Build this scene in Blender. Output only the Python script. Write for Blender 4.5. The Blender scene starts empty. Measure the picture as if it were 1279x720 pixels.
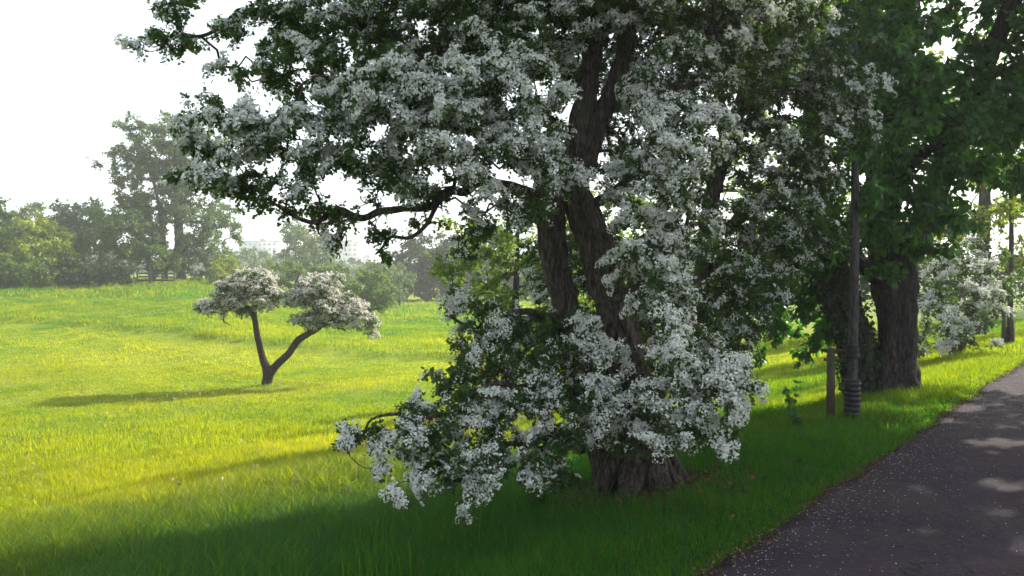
import bpy, math
import numpy as np

SC = bpy.context.scene
COL = SC.collection
rng = np.random.default_rng(11)
R = math.radians

# ------------------------------------------------------------------ camera
F = 931.0
EYE = 1.6
PITCH = math.atan(20.0 / F)
cd = bpy.data.cameras.new('camera'); cam = bpy.data.objects.new('camera', cd)
COL.objects.link(cam); SC.camera = cam
cd.sensor_width = 36; cd.lens = F / 1279 * 36; cd.clip_start = 0.05; cd.clip_end = 9000
cam.location = (0, 0, EYE); cam.rotation_euler = (R(90) - PITCH, 0, 0)
cp, sp = math.cos(PITCH), math.sin(PITCH)

def ray(px, py):
    x = (px - 639.5) / F; v = -(py - 360) / F
    return np.array([x, cp + v * sp, v * cp - sp])

def at(px, py, Y):
    d = ray(px, py)
    return np.array([0, 0, EYE]) + d * (Y / d[1])

# ------------------------------------------------------------------ terrain
PD = np.array([0.656, 0.755]); PN = np.array([-0.755, 0.656]); P0 = np.array([1.0, 3.9])
_s = np.array([-900, -60, -10, -4.2, -3.9, -3.6, -.12, 0.05, 0.8, 1.5, 3.0, 4.5, 10, 16, 22, 40, 3000.])
_z = np.array([0.6, 0.5, 0.15, 0.03, 0.0, -.03, -.03, 0.0, -.04, -.2, -.5, -.78, -1.6, -2.08, -2.28, -2.35, -2.35])
def st(x, y):
    return (x - P0[0]) * PN[0] + (y - P0[1]) * PN[1], (x - P0[0]) * PD[0] + (y - P0[1]) * PD[1]
def sstep(a, b, v):
    t = np.clip((v - a) / (b - a), 0, 1); return t * t * (3 - 2 * t)
def wob(x, y, f, seed=0.0):
    return (np.sin(x * f + seed + 1.7 * np.sin(y * f * .61 + seed)) * np.cos(y * f * .83 - seed * 1.3 + 1.3 * np.sin(x * f * .47 + 2 * seed))
            + .5 * np.sin(x * f * 2.1 - y * f * 1.3 + seed * 3.1 + np.sin(y * f * 1.9)) + .35 * np.sin(x * f * 3.7 + y * f * 4.1 + seed * 5)) / 1.6
def bench(x, y): return y - (44.3 - .44 * (x + 30.5)) - .6 * wob(x, y, .3, 7.)
def terrain(x, y):
    x = np.asarray(x, float); y = np.asarray(y, float)
    s, t = st(x, y)
    z = np.interp(s, _s, _z)
    px = np.where(y > 1, 639.5 + F * x / np.maximum(y, 1), np.where(x < 0, -2000, 3000))
    A = np.interp(px, [-1500, 230, 300, 360, 430, 480, 3000], [3.2, 3.0, 2.5, 1.6, .55, .1, 0])
    r = np.clip((y - 27) / 50, 0, 1); r = .45 * r + .55 * r * r * (3 - 2 * r)
    z = z + A * r
    off = sstep(1.2, 6, s)
    z = z + off * (wob(x, y, .25) * .10 + wob(x, y, 1.1, 2.0) * .035 + wob(x, y, 3.3, 4.0) * .02)
    z = z + off * sstep(0, 2, bench(x, y)) * (wob(x, y, .8, 3.) * .07 + wob(x, y, 2.1, 6.) * .05) * sstep(90, 60, y)
    # a shallow bench where the mown grass meets the rough grass
    e = bench(x, y)
    z = z + off * .34 * sstep(-.6, .6, e) * sstep(60, 40, y) * sstep(22, 30, y)
    return z
def ground(px, py):
    d = ray(px, py); t = 1.0
    while t < 3000:
        p = np.array([0, 0, EYE]) + d * t
        if p[2] <= terrain(p[0], p[1]): return p
        t *= 1.004
    return p
def gat(px, Y):
    x = (px - 639.5) / F * Y
    return np.array([x, Y, float(terrain(x, Y))])

# ------------------------------------------------------------------ mesh tools
class MB:
    """collects polygons (uniform or mixed) and links them as one mesh object"""
    def __init__(s): s.v = []; s.f = []; s.n = 0; s.a = []; s.c = []
    def add(s, v, f, rnd=0.5, cl=0.5):
        v = np.asarray(v, np.float32).reshape(-1, 3)
        f = np.asarray(f, np.int32)
        s.v.append(v); s.f.append(f + s.n); s.n += len(v)
        s.a.append(np.broadcast_to(np.asarray(rnd, np.float32), (len(v),)))
        s.c.append(np.broadcast_to(np.asarray(cl, np.float32), (len(v),)))
    def build(s, name, mat, parent=None, smooth=False, attr=True):
        me = bpy.data.meshes.new(name)
        v = np.concatenate(s.v)
        me.vertices.add(len(v)); me.vertices.foreach_set('co', v.ravel())
        li = np.concatenate([f.ravel() for f in s.f])
        ln = np.concatenate([np.full(len(f), f.shape[1], np.int32) for f in s.f])
        ls = np.concatenate([[0], np.cumsum(ln)[:-1]]).astype(np.int32)
        me.loops.add(len(li)); me.loops.foreach_set('vertex_index', li)
        me.polygons.add(len(ln)); me.polygons.foreach_set('loop_start', ls)
        if smooth: me.polygons.foreach_set('use_smooth', np.ones(len(ln), bool))
        if attr:
            a = me.attributes.new('rnd', 'FLOAT', 'POINT'); a.data.foreach_set('value', np.concatenate(s.a))
            a = me.attributes.new('cl', 'FLOAT', 'POINT'); a.data.foreach_set('value', np.concatenate(s.c))
        me.update(calc_edges=True)
        me.materials.append(mat)
        o = bpy.data.objects.new(name, me); COL.objects.link(o)
        if parent is not None:
            o.parent = parent
            o.matrix_parent_inverse = parent.matrix_world.inverted() if parent.parent is None else (parent.matrix_parent_inverse.inverted() if False else o.matrix_parent_inverse)
        return o
    def box(s, c, h, rz=0.0):
        c = np.asarray(c, float); h = np.asarray(h, float)
        v = np.array([[a, b, d] for a in (-1, 1) for b in (-1, 1) for d in (-1, 1)], float) * h
        k, q = math.cos(rz), math.sin(rz)
        v = np.stack([v[:, 0] * k - v[:, 1] * q, v[:, 0] * q + v[:, 1] * k, v[:, 2]], 1) + c
        s.add(v, [[0, 1, 3, 2], [4, 6, 7, 5], [0, 4, 5, 1], [2, 3, 7, 6], [0, 2, 6, 4], [1, 5, 7, 3]])

def empty(name, loc, label, cat, group=None):
    o = bpy.data.objects.new(name, None); COL.objects.link(o); o.location = [float(c) for c in loc]
    o['label'] = label; o['category'] = cat
    if group: o['group'] = group
    o.empty_display_size = .2
    bpy.context.view_layer.update()
    return o

def nrm(v): return v / np.maximum(np.linalg.norm(v, axis=-1, keepdims=True), 1e-9)
def frames(n, spin=None):
    """rotation matrices whose third column is n"""
    n = nrm(n); a = np.where(np.abs(n[:, 2:3]) < .9, np.array([[0, 0, 1.]]), np.array([[1., 0, 0]]))
    u = nrm(np.cross(a, n)); w = np.cross(n, u)
    if spin is None: spin = rng.uniform(0, 2 * math.pi, len(n))
    c, s_ = np.cos(spin)[:, None], np.sin(spin)[:, None]
    return np.stack([u * c + w * s_, -u * s_ + w * c, n], 2)
def stamp(mb, tv, tf, pos, M, sc, rnd, cl=None):
    n = len(pos)
    if n == 0: return
    m = len(tv)
    v = np.einsum('nij,mj->nmi', M, tv) * np.asarray(sc).reshape(-1, 1, 1) + pos[:, None, :]
    f = (tf[None] + (np.arange(n) * m)[:, None, None]).reshape(-1, tf.shape[1])
    mb.add(v.reshape(-1, 3), f, np.repeat(rnd, m), np.repeat(cl if cl is not None else rnd, m))

# leaf templates: x across, y along (base at 0), z normal
LEAF_OVAL = (np.array([[0, 0, 0], [.28, .3, .07], [.24, .7, .06], [0, 1, -.08], [-.24, .7, .06], [-.28, .3, .07], [0, .5, -.02]]),
             np.array([[0, 1, 6], [1, 2, 6], [2, 3, 6], [3, 4, 6], [4, 5, 6], [5, 0, 6]]))
LEAF_LOBED = (np.array([[0, 0, 0], [.42, .42, .08], [.18, .5, .02], [.38, .85, .05], [0, 1, -.05], [-.38, .85, .05], [-.18, .5, .02], [-.42, .42, .08]]),
              np.array([[0, 1, 2], [0, 2, 6], [0, 6, 7], [2, 3, 4], [2, 4, 6], [6, 4, 5]]))
LEAF_QUAD = (np.array([[0, 0, 0], [.33, .45, .08], [0, 1, -.05], [-.33, .45, .08]]), np.array([[0, 1, 2], [0, 2, 3]]))
a5 = np.arange(5) * 2 * math.pi / 5
FLOWER = (np.concatenate([[[0, 0, -.12]], np.stack([np.cos(a5) * .5, np.sin(a5) * .5, .05 + 0 * a5], 1)]),
          np.array([[0, i + 1, (i + 1) % 5 + 1] for i in range(5)]))
FLOWER_Q = (np.array([[.5, 0, 0], [0, .5, .06], [-.5, 0, 0], [0, -.5, .06]]), np.array([[0, 1, 2, 3]]))

# ------------------------------------------------------------------ materials
def mat(name):
    m = bpy.data.materials.new(name); m.use_nodes = True
    nt = m.node_tree; nt.nodes.clear()
    return m, nt
def N(nt, t, **k):
    n = nt.nodes.new(t)
    for a, b in k.items(): setattr(n, a, b)
    return n
def ramp(nt, fac, stops):
    r = N(nt, 'ShaderNodeValToRGB'); e = r.color_ramp.elements
    while len(e) < len(stops): e.new(.5)
    for i, (p, c) in enumerate(stops): e[i].position = p; e[i].color = (*c, 1)
    if fac is not None: nt.links.new(fac, r.inputs[0])
    return r.outputs[0]
def noise(nt, scale, detail=4, vec=None, rough=.6):
    n = N(nt, 'ShaderNodeTexNoise'); n.inputs['Scale'].default_value = scale; n.inputs['Detail'].default_value = detail
    n.inputs['Roughness'].default_value = rough
    if vec is not None: nt.links.new(vec, n.inputs['Vector'])
    return n.outputs['Fac']
def mixc(nt, f, a, b, mode='MIX'):
    m = N(nt, 'ShaderNodeMix', data_type='RGBA', blend_type=mode)
    for i, v in ((0, f), (6, a), (7, b)):
        if isinstance(v, (int, float)): m.inputs[i].default_value = v
        elif isinstance(v, tuple): m.inputs[i].default_value = (*v, 1)
        else: nt.links.new(v, m.inputs[i])
    return m.outputs[2]
def obj_vec(nt): return N(nt, 'ShaderNodeNewGeometry').outputs['Position']
def mapping(nt, vec, sc):
    m = N(nt, 'ShaderNodeMapping'); m.inputs['Scale'].default_value = sc; nt.links.new(vec, m.inputs[0]); return m.outputs[0]

def leaf_mat(name, lo, hi, trans, tf=.38, rough=.5, spec=.35, tlo=.7, tlo_c=None):
    m, nt = mat(name)
    at_ = N(nt, 'ShaderNodeAttribute', attribute_name='rnd').outputs['Fac']
    c = ramp(nt, at_, [(0, lo), (1, hi)])
    p = N(nt, 'ShaderNodeBsdfPrincipled'); nt.links.new(c, p.inputs['Base Color'])
    p.inputs['Roughness'].default_value = rough; p.inputs['Specular IOR Level'].default_value = spec
    t = N(nt, 'ShaderNodeBsdfTranslucent')
    nt.links.new(mixc(nt, at_, tuple(x * tlo for x in trans) if tlo_c is None else tlo_c, trans), t.inputs[0])
    x = N(nt, 'ShaderNodeMixShader'); x.inputs[0].default_value = tf
    nt.links.new(p.outputs[0], x.inputs[1]); nt.links.new(t.outputs[0], x.inputs[2])
    o = N(nt, 'ShaderNodeOutputMaterial'); nt.links.new(x.outputs[0], o.inputs[0])
    return m
M = {}
M['haw_leaf'] = leaf_mat('hawthorn leaves', (.012, .035, .009), (.055, .12, .024), (.16, .30, .03))
M['big_leaf'] = leaf_mat('broad leaves', (.014, .045, .010), (.045, .13, .024), (.16, .42, .04), .42, .4, .5)
M['maple_leaf'] = leaf_mat('maple leaves', (.05, .11, .018), (.13, .22, .03), (.30, .45, .04), .42)
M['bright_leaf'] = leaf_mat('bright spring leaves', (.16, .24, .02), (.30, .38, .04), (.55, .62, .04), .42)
M['ivy_leaf'] = leaf_mat('ivy leaves', (.01, .03, .01), (.035, .07, .02), (.05, .12, .02), .25, .35)
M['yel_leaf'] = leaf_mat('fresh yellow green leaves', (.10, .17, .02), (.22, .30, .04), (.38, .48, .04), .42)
M['far_leaf'] = leaf_mat('mid green leaves', (.035, .08, .018), (.10, .17, .03), (.24, .36, .04), .38)
M['dark_leaf'] = leaf_mat('dark green leaves', (.02, .04, .018), (.05, .08, .03), (.08, .13, .03), .28)
M['blue_leaf'] = leaf_mat('grey green leaves', (.04, .085, .03), (.11, .17, .06), (.22, .32, .08), .38)
M['blossom'] = leaf_mat('white blossom', (.76, .77, .70), (.90, .90, .85), (.80, .82, .70), .28, .7, .1)
M['blossom_pink'] = leaf_mat('cream blossom', (.58, .54, .50), (.88, .85, .82), (.80, .76, .68), .34, .7, .1)
M['grass'] = leaf_mat('grass blades', (.014, .075, .008), (.25, .25, .010), (.80, .76, .004), .52, .45, .16, .12, (.06, .28, .010))
M['seed'] = leaf_mat('seed heads', (.22, .17, .10), (.42, .36, .22), (.5, .42, .22), .3)
M['petal'] = leaf_mat('fallen petals', (.28, .22, .22), (.60, .52, .54), (.5, .5, .5), .1, .8, .1)

def bark(name, c0, c1, moss=.0, sc=1.0):
    m, nt = mat(name)
    g = obj_vec(nt)
    n1 = noise(nt, 9 * sc, 8, mapping(nt, g, (3.2, 3.2, .55)), .7)
    n2 = noise(nt, 26 * sc, 6, mapping(nt, g, (2.2, 2.2, .5)), .65)
    c = ramp(nt, n1, [(.30, c0), (.52, tuple((a + b) / 2 for a, b in zip(c0, c1))), (.72, c1)])
    c = mixc(nt, ramp(nt, n2, [(.35, (1, 1, 1)), (.6, (0, 0, 0))]), c, tuple(x * .45 for x in c0))
    if moss > 0:
        n3 = noise(nt, 2.2, 5, g, .6)
        c = mixc(nt, ramp(nt, n3, [(.62 - moss * .25, (0, 0, 0)), (.72, (.65, .65, .65))]), c, (.05, .075, .025))
    p = N(nt, 'ShaderNodeBsdfPrincipled'); nt.links.new(c, p.inputs['Base Color'])
    p.inputs['Roughness'].default_value = .9; p.inputs['Specular IOR Level'].default_value = .2
    b = N(nt, 'ShaderNodeBump'); b.inputs['Strength'].default_value = 1.; b.inputs['Distance'].default_value = .05
    nt.links.new(mixc(nt, .4, n1, n2), b.inputs['Height']); nt.links.new(b.outputs[0], p.inputs['Normal'])
    o = N(nt, 'ShaderNodeOutputMaterial'); nt.links.new(p.outputs[0], o.inputs[0])
    return m
M['bark'] = bark('hawthorn bark', (.016, .012, .010), (.25, .20, .165), .5)
M['bark2'] = bark('smooth grey bark', (.014, .012, .011), (.12, .105, .095), .25, .8)
M['bark_red'] = bark('warm brown bark', (.03, .021, .018), (.12, .085, .07), 0)
M['bark_far'] = bark('pale bark', (.06, .055, .05), (.16, .15, .13), 0, .3)
M['sap_bark'] = bark('young bark', (.07, .065, .062), (.13, .125, .12), .0, .8)

def plain(name, c0, c1, scale=8, rough=.8, bump=.2, spec=.3, dist=.01, vec=(1, 1, 1), metal=0):
    m, nt = mat(name); g = mapping(nt, obj_vec(nt), vec)
    n = noise(nt, scale, 6, g)
    p = N(nt, 'ShaderNodeBsdfPrincipled'); nt.links.new(ramp(nt, n, [(.3, c0), (.7, c1)]), p.inputs['Base Color'])
    p.inputs['Roughness'].default_value = rough; p.inputs['Specular IOR Level'].default_value = spec; p.inputs['Metallic'].default_value = metal
    b = N(nt, 'ShaderNodeBump'); b.inputs['Strength'].default_value = bump; b.inputs['Distance'].default_value = dist
    nt.links.new(n, b.inputs['Height']); nt.links.new(b.outputs[0], p.inputs['Normal'])
    o = N(nt, 'ShaderNodeOutputMaterial'); nt.links.new(p.outputs[0], o.inputs[0])
    return m
M['stake'] = plain('weathered stake wood', (.045, .038, .024), (.12, .10, .065), 12, vec=(4, 4, .5))
M['rubber'] = plain('black plastic', (.012, .012, .016), (.02, .02, .026), 20, .45, .05)
M['strap'] = plain('black strap', (.012, .012, .014), (.02, .02, .02), 30, .7)
M['wall_far'] = plain('pale render', (.42, .42, .43), (.5, .5, .5), .2)
M['roof_far'] = plain('grey roof', (.18, .18, .2), (.25, .25, .26), .3)
M['glass_far'] = plain('dark window', (.16, .17, .19), (.2, .21, .23), .3, .2)
M['fence'] = plain('old fence wood', (.03, .028, .025), (.07, .06, .05), 3)
M['litter'] = leaf_mat('dry brown leaves', (.06, .035, .02), (.18, .11, .06), (.12, .06, .02), .15, .8, .1)

# ground
def ground_mat():
    m, nt = mat('meadow ground')
    g = obj_vec(nt)
    big = noise(nt, .11, 5, g); mid = noise(nt, .9, 6, g, .65); fine = noise(nt, 9, 5, g, .7)
    attr = N(nt, 'ShaderNodeAttribute', attribute_name='rnd').outputs['Fac']   # 0 verge, .5 meadow, 1 rough
    lush = ramp(nt, mid, [(.3, (.05, .11, .012)), (.5, (.12, .20, .014)), (.7, (.21, .28, .02))])
    dry = ramp(nt, mid, [(.3, (.13, .17, .02)), (.5, (.24, .26, .03)), (.7, (.30, .29, .045))])
    c = mixc(nt, ramp(nt, big, [(.40, (0, 0, 0)), (.62, (.8, .8, .8))]), lush, dry)
    soil = ramp(nt, fine, [(.35, (.02, .02, .01)), (.65, (.035, .06, .012))])
    c = mixc(nt, ramp(nt, attr, [(0, (1, 1, 1)), (.45, (.0, .0, .0))]), c, soil)
    c = mixc(nt, ramp(nt, fine, [(.35, (.55, .55, .55)), (.55, (0, 0, 0))]), c, (.06, .11, .012))
    p = N(nt, 'ShaderNodeBsdfPrincipled'); nt.links.new(c, p.inputs['Base Color'])
    p.inputs['Roughness'].default_value = .95; p.inputs['Specular IOR Level'].default_value = .05
    b = N(nt, 'ShaderNodeBump'); b.inputs['Strength'].default_value = .8; b.inputs['Distance'].default_value = .06
    nt.links.new(fine, b.inputs['Height']); nt.links.new(b.outputs[0], p.inputs['Normal'])
    o = N(nt, 'ShaderNodeOutputMaterial'); nt.links.new(p.outputs[0], o.inputs[0])
    return m
M['ground'] = ground_mat()
def path_mat():
    m, nt = mat('old asphalt')
    g = obj_vec(nt)
    fine = noise(nt, 130, 3, g, .8); mid = noise(nt, 3.2, 6, g, .65); big = noise(nt, .6, 4, g)
    v = N(nt, 'ShaderNodeTexVoronoi'); v.inputs['Scale'].default_value = 95; nt.links.new(g, v.inputs['Vector'])
    c = ramp(nt, mid, [(.3, (.009, .007, .0115)), (.7, (.028, .021, .031))])
    c = mixc(nt, .45, c, ramp(nt, fine, [(.35, (.005, .004, .007)), (.65, (.060, .046, .060))]))
    c = mixc(nt, ramp(nt, big, [(.45, (0, 0, 0)), (.7, (.5, .5, .5))]), c, (.055, .04, .04))
    gr = noise(nt, 34, 4, g, .75); c = mixc(nt, ramp(nt, gr, [(.52, (0, 0, 0)), (.66, (.6, .6, .6))]), c, (.075, .062, .07))
    ck = N(nt, 'ShaderNodeTexVoronoi', feature='DISTANCE_TO_EDGE'); ck.inputs['Scale'].default_value = .75
    wv = N(nt, 'ShaderNodeVectorMath', operation='ADD'); nz = N(nt, 'ShaderNodeTexNoise'); nz.inputs['Scale'].default_value = 2.5; nz.inputs['Detail'].default_value = 6
    nt.links.new(g, nz.inputs['Vector']); nt.links.new(g, wv.inputs[0]); nt.links.new(nz.outputs['Color'], wv.inputs[1]); nt.links.new(wv.outputs[0], ck.inputs['Vector'])
    c = mixc(nt, ramp(nt, ck.outputs['Distance'], [(0, (.8, .8, .8)), (.006, (.5, .5, .5)), (.014, (0, 0, 0))]), c, (.010, .008, .009))
    st_ = noise(nt, 1.4, 7, g, .72); c = mixc(nt, ramp(nt, st_, [(.50, (0, 0, 0)), (.60, (.5, .5, .5))]), c, (.050, .038, .042))
    p = N(nt, 'ShaderNodeBsdfPrincipled'); nt.links.new(c, p.inputs['Base Color'])
    p.inputs['Roughness'].default_value = .92; p.inputs['Specular IOR Level'].default_value = .12
    b = N(nt, 'ShaderNodeBump'); b.inputs['Strength'].default_value = .7; b.inputs['Distance'].default_value = .006
    nt.links.new(v.outputs['Distance'], b.inputs['Height'])
    b2 = N(nt, 'ShaderNodeBump'); b2.inputs['Strength'].default_value = .4; b2.inputs['Distance'].default_value = .02
    nt.links.new(mid, b2.inputs['Height']); nt.links.new(b.outputs[0], b2.inputs['Normal']); nt.links.new(b2.outputs[0], p.inputs['Normal'])
    o = N(nt, 'ShaderNodeOutputMaterial'); nt.links.new(p.outputs[0], o.inputs[0])
    return m
M['path'] = path_mat()

# ------------------------------------------------------------------ ground, path
def struct(o): o['kind'] = 'structure'; return o
def axis(n, lim, k): u = np.linspace(-1, 1, n); return lim * np.sinh(u * k) / math.sinh(k)
gx = axis(520, 3000, 7.6); gy = axis(520, 3000, 7.6) + 8
X, Y_ = np.meshgrid(gx, gy)
Z = terrain(X, Y_)
n = len(gx)
idx = np.arange(n * n).reshape(n, n)
f = np.stack([idx[:-1, :-1], idx[:-1, 1:], idx[1:, 1:], idx[1:, :-1]], -1).reshape(-1, 4)
s_, t_ = st(X, Y_)
gm = MB(); gm.add(np.stack([X, Y_, Z], -1).reshape(-1, 3), f, (sstep(2.2, 6, s_) * .5).ravel())
struct(gm.build('ground', M['ground'], smooth=True))

ts = np.arange(-25, 130, .06)
EDGE = lambda t: .05 * wob(t, 0 * t, 1.3, 1.) + .025 * wob(t, 0 * t, 7., 3.) + .015 * wob(t, 0 * t, 25., 3.)
cross = np.array([0, .004, .03, .1, .2, .35, .5, .65, .8, .9, .996, 1])
PW = 3.55
vv = []
for i, c in enumerate(cross):
    s = (1 - c) * (EDGE(ts)) + c * (-PW + EDGE(ts + 50))
    p = P0[None] + ts[:, None] * PD + s[:, None] * PN
    z = np.full(len(ts), .006 + .02 * math.sin(math.pi * c)) if 0 < i < 11 else np.full(len(ts), -.05)
    vv.append(np.column_stack([p, z]))
vv = np.stack(vv, 1)
k = np.arange(len(ts) * 12).reshape(len(ts), 12)
f = np.stack([k[:-1, :-1], k[1:, :-1], k[1:, 1:], k[:-1, 1:]], -1).reshape(-1, 4)
pm = MB(); pm.add(vv.reshape(-1, 3), f)
struct(pm.build('path', M['path'], smooth=False))

# ------------------------------------------------------------------ trees
def catmull(P, step):
    P = np.asarray(P, float)
    Q = np.vstack([2 * P[0] - P[1], P, 2 * P[-1] - P[-2]]); out = []
    for i in range(1, len(Q) - 2):
        L = np.linalg.norm(Q[i + 1][:3] - Q[i][:3]); m = max(2, int(L / step))
        t = np.linspace(0, 1, m, endpoint=False)[:, None]
        a, b, c, d = Q[i - 1], Q[i], Q[i + 1], Q[i + 2]
        out.append(.5 * ((2 * b) + (c - a) * t + (2 * a - 5 * b + 4 * c - d) * t ** 2 + (3 * b - a - 3 * c + d) * t ** 3))
    out.append(Q[-2][None]); return np.vstack(out)

def tube(mb, P, seg=24, flute=.1, rough=.06, seed=0., step=.04, wig=0.):
    """P rows: x y z r"""
    P = catmull(P, step); P[:, 3] = np.maximum(P[:, 3], .002)
    dd = np.concatenate([[0], np.cumsum(np.linalg.norm(np.diff(P[:, :3], axis=0), axis=1))])
    amp = (wig * np.clip(.085 - P[:, 3], .012, .06) * sstep(.1, .6, dd))[:, None]
    q = np.arange(3)[None] * 2.1 + seed * 3.3
    P[:, :3] += amp * (np.sin(dd[:, None] * 6.5 + q + np.sin(dd[:, None] * 2.7 + q)) * .7 + .3 * np.sin(dd[:, None] * 15 + 2 * q) + .1 * np.sin(dd[:, None] * 31 - q))
    T = nrm(np.gradient(P[:, :3], axis=0))
    u = np.cross(T[0], [0.3, 1, .1]); u /= np.linalg.norm(u); U = []
    for t in T:
        u = u - t * np.dot(u, t); u /= np.linalg.norm(u); U.append(u)
    U = np.array(U); W = np.cross(T, U)
    th = np.linspace(0, 2 * math.pi, seg, endpoint=False)[None]
    d = np.concatenate([[0], np.cumsum(np.linalg.norm(np.diff(P[:, :3], axis=0), axis=1))])[:, None]
    r = P[:, 3:4] * (1 + flute * np.sin(3 * th + seed + .8 * np.sin(d * 1.9 + seed)) * .7 + flute * .6 * np.sin(5 * th - seed * 2 + 1.1 * np.sin(d * 1.3))
                     + rough * np.sin(9 * th + 2.2 * np.sin(d * 3.1 + seed) + seed) + rough * .8 * np.sin(13 * th + 3 * np.sin(d * 4.3) - seed)
                     + flute * .5 * np.sin(d * 5 + th + seed) + rough * .6 * np.sin(d * 23 + 4 * th))
    V = P[:, None, :3] + r[..., None] * (np.cos(th)[..., None] * U[:, None] + np.sin(th)[..., None] * W[:, None])
    n, m = len(P), seg
    k = np.arange(n * m).reshape(n, m); kk = np.roll(k, -1, 1)
    mb.add(V.reshape(-1, 3), np.stack([k[:-1], kk[:-1], kk[1:], k[1:]], -1).reshape(-1, 4))
    return P

def prisms(mb, A, B, ra, rb, k=5):
    if len(A) == 0: return
    Mx = frames(B - A, np.zeros(len(A)))
    th = np.arange(k) * 2 * math.pi / k
    ring = np.cos(th)[None, :, None] * Mx[:, None, :, 0] + np.sin(th)[None, :, None] * Mx[:, None, :, 1]
    e = nrm(B - A) * np.minimum(ra, np.linalg.norm(B - A, axis=1) * .3)[:, None] * .5
    V = np.concatenate([(A - e)[:, None] + ring * ra[:, None, None], (B + e)[:, None] + ring * rb[:, None, None]], 1)
    n = len(A); base = (np.arange(n) * 2 * k)[:, None]
    i = np.arange(k)[None]; j = (np.arange(k)[None] + 1) % k
    f = np.stack([base + i, base + j, base + k + j, base + k + i], -1).reshape(-1, 4)
    mb.add(V.reshape(-1, 3), f)

def in_blobs(blobs, spacing, shell=.35):
    """random points in ellipsoids given as (centre, radii, density, flower); thinned to the spacing"""
    pts = []; fl = []; oc = []
    for c, r, dens, flo in blobs:
        vol = 4 / 3 * math.pi * r[0] * r[1] * r[2]
        n = max(3, int(dens * vol / spacing ** 3))
        d = nrm(rng.normal(size=(n, 3))); q = rng.uniform(0, 1, (n, 1)) ** (1 / 3)
        q = q * (1 - shell) + shell * np.maximum(q, .72)
        pts.append(c + d * q * r); fl.append(np.full(n, flo)); oc.append(np.repeat(c[None], n, 0))
    pts = np.vstack(pts); fl = np.concatenate(fl); oc = np.vstack(oc)
    key = np.floor(pts / (spacing * .7)).astype(int); _, i = np.unique(key, axis=0, return_index=True)
    i = rng.permutation(i)
    return pts[i], fl[i], oc[i]

def attach(nodes, rad, targets, crook=.12, alpha=.25, minr=.004, sub=4, expo=2.3, droop=0.0):
    """grow a branch from the limb skeleton to each target; returns edges with radii"""
    P = list(nodes); par = [-1] * len(P); pl = [0.0] * len(P)
    NP = np.zeros((len(nodes) + len(targets) * sub + 5, 3)); NP[:len(nodes)] = nodes
    PL = np.zeros(len(NP)); n = len(nodes); n0 = n
    PAR = np.full(len(NP), -1)
    d0 = np.array([np.min(np.linalg.norm(nodes - t, axis=1)) for t in targets])
    tip = np.zeros(len(targets), int); dirs = np.zeros((len(targets), 3))
    for ti in np.argsort(d0):
        t = targets[ti]
        dv = t - NP[:n]; dist = np.linalg.norm(dv, axis=1)
        cost = dist + alpha * PL[:n] + .25 * np.maximum(-dv[:, 2], 0)
        j = int(np.argmin(cost)); L = dist[j]
        a = NP[j]; q = nrm(np.cross(t - a, rng.normal(size=3))); q2 = nrm(np.cross(t - a, q))
        bow = np.clip(rng.normal(size=2) * crook * L, -.14, .14) if crook > .14 else rng.normal(size=2) * crook * L
        prev = j
        m = sub if L > .25 * max(d0.mean(), .2) else 2
        for k in range(1, m + 1):
            w = k / m
            p = a + (t - a) * w
            if k < m:
                p = p + (q * bow[0] + q2 * bow[1]) * math.sin(math.pi * w) + rng.normal(size=3) * min(crook * L * .25, .03 if crook > .14 else 9)
                p[2] += droop * L * math.sin(math.pi * w)
            NP[n] = p; PAR[n] = prev; PL[n] = PL[prev] + L / m; prev = n; n += 1
        tip[ti] = n - 1; dirs[ti] = NP[n - 1] - NP[PAR[n - 1]]
    rr = np.zeros(n); rr[tip] = minr ** expo
    for i in range(n - 1, n0 - 1, -1):
        rr[i] = max(rr[i], minr ** expo)
        rr[PAR[i]] += rr[i]
    r = rr ** (1 / expo)
    i = np.arange(n0, n); pr = PAR[i]
    rcap = np.full(n, 9.); rcap[:n0] = rad
    ra = np.minimum(r[pr], rcap[pr] * .8); ra = np.where(pr < n0, np.minimum(r[i] * 1.15, rcap[pr]), ra)
    return NP[pr], NP[i], ra, np.minimum(r[i], ra), nrm(dirs)

def sprays(C, D, out, L, ntw, npos, flat=.5, droop=.15):
    """fans of twiglets; returns twig starts/ends and bud positions with directions"""
    n = len(C)
    nn = nrm(np.array([0, 0, 1.]) * .8 + out * .5 + rng.normal(size=(n, 3)) * .35)
    D = nrm(D + out * .5 + rng.normal(size=(n, 3)) * .2); D = nrm(D - nn * np.sum(D * nn, 1, keepdims=True) * flat)
    S = np.cross(nn, D)
    ang = (np.linspace(-1, 1, ntw)[None] * 1.5 + rng.normal(size=(n, ntw)) * .25)
    ln = L * rng.uniform(.55, 1.1, (n, ntw)) * (1 - .25 * np.abs(ang) / 1.5)
    lift = rng.normal(size=(n, ntw)) * .3
    d = D[:, None] * np.cos(ang)[..., None] + S[:, None] * np.sin(ang)[..., None] + nn[:, None] * lift[..., None]
    d[..., 2] -= droop; d = nrm(d)
    A = np.repeat(C[:, None], ntw, 1) - D[:, None] * L * .3
    B = A + d * ln[..., None]
    t = (np.arange(npos) + rng.uniform(.1, .9, (n, ntw, npos))) / npos
    t = .18 + .85 * t
    pos = A[:, :, None] + d[:, :, None] * (ln[..., None] * t)[..., None] + rng.normal(size=(n, ntw, npos, 3)) * L * .05
    dd = np.repeat(d[:, :, None], npos, 2); nr = np.repeat(np.repeat(nn[:, None, None], ntw, 1), npos, 2)
    sid = np.broadcast_to(np.arange(n)[:, None, None], (n, ntw, npos))
    return A.reshape(-1, 3), B.reshape(-1, 3), pos.reshape(-1, 3), dd.reshape(-1, 3), nr.reshape(-1, 3), sid.reshape(-1)

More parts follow.
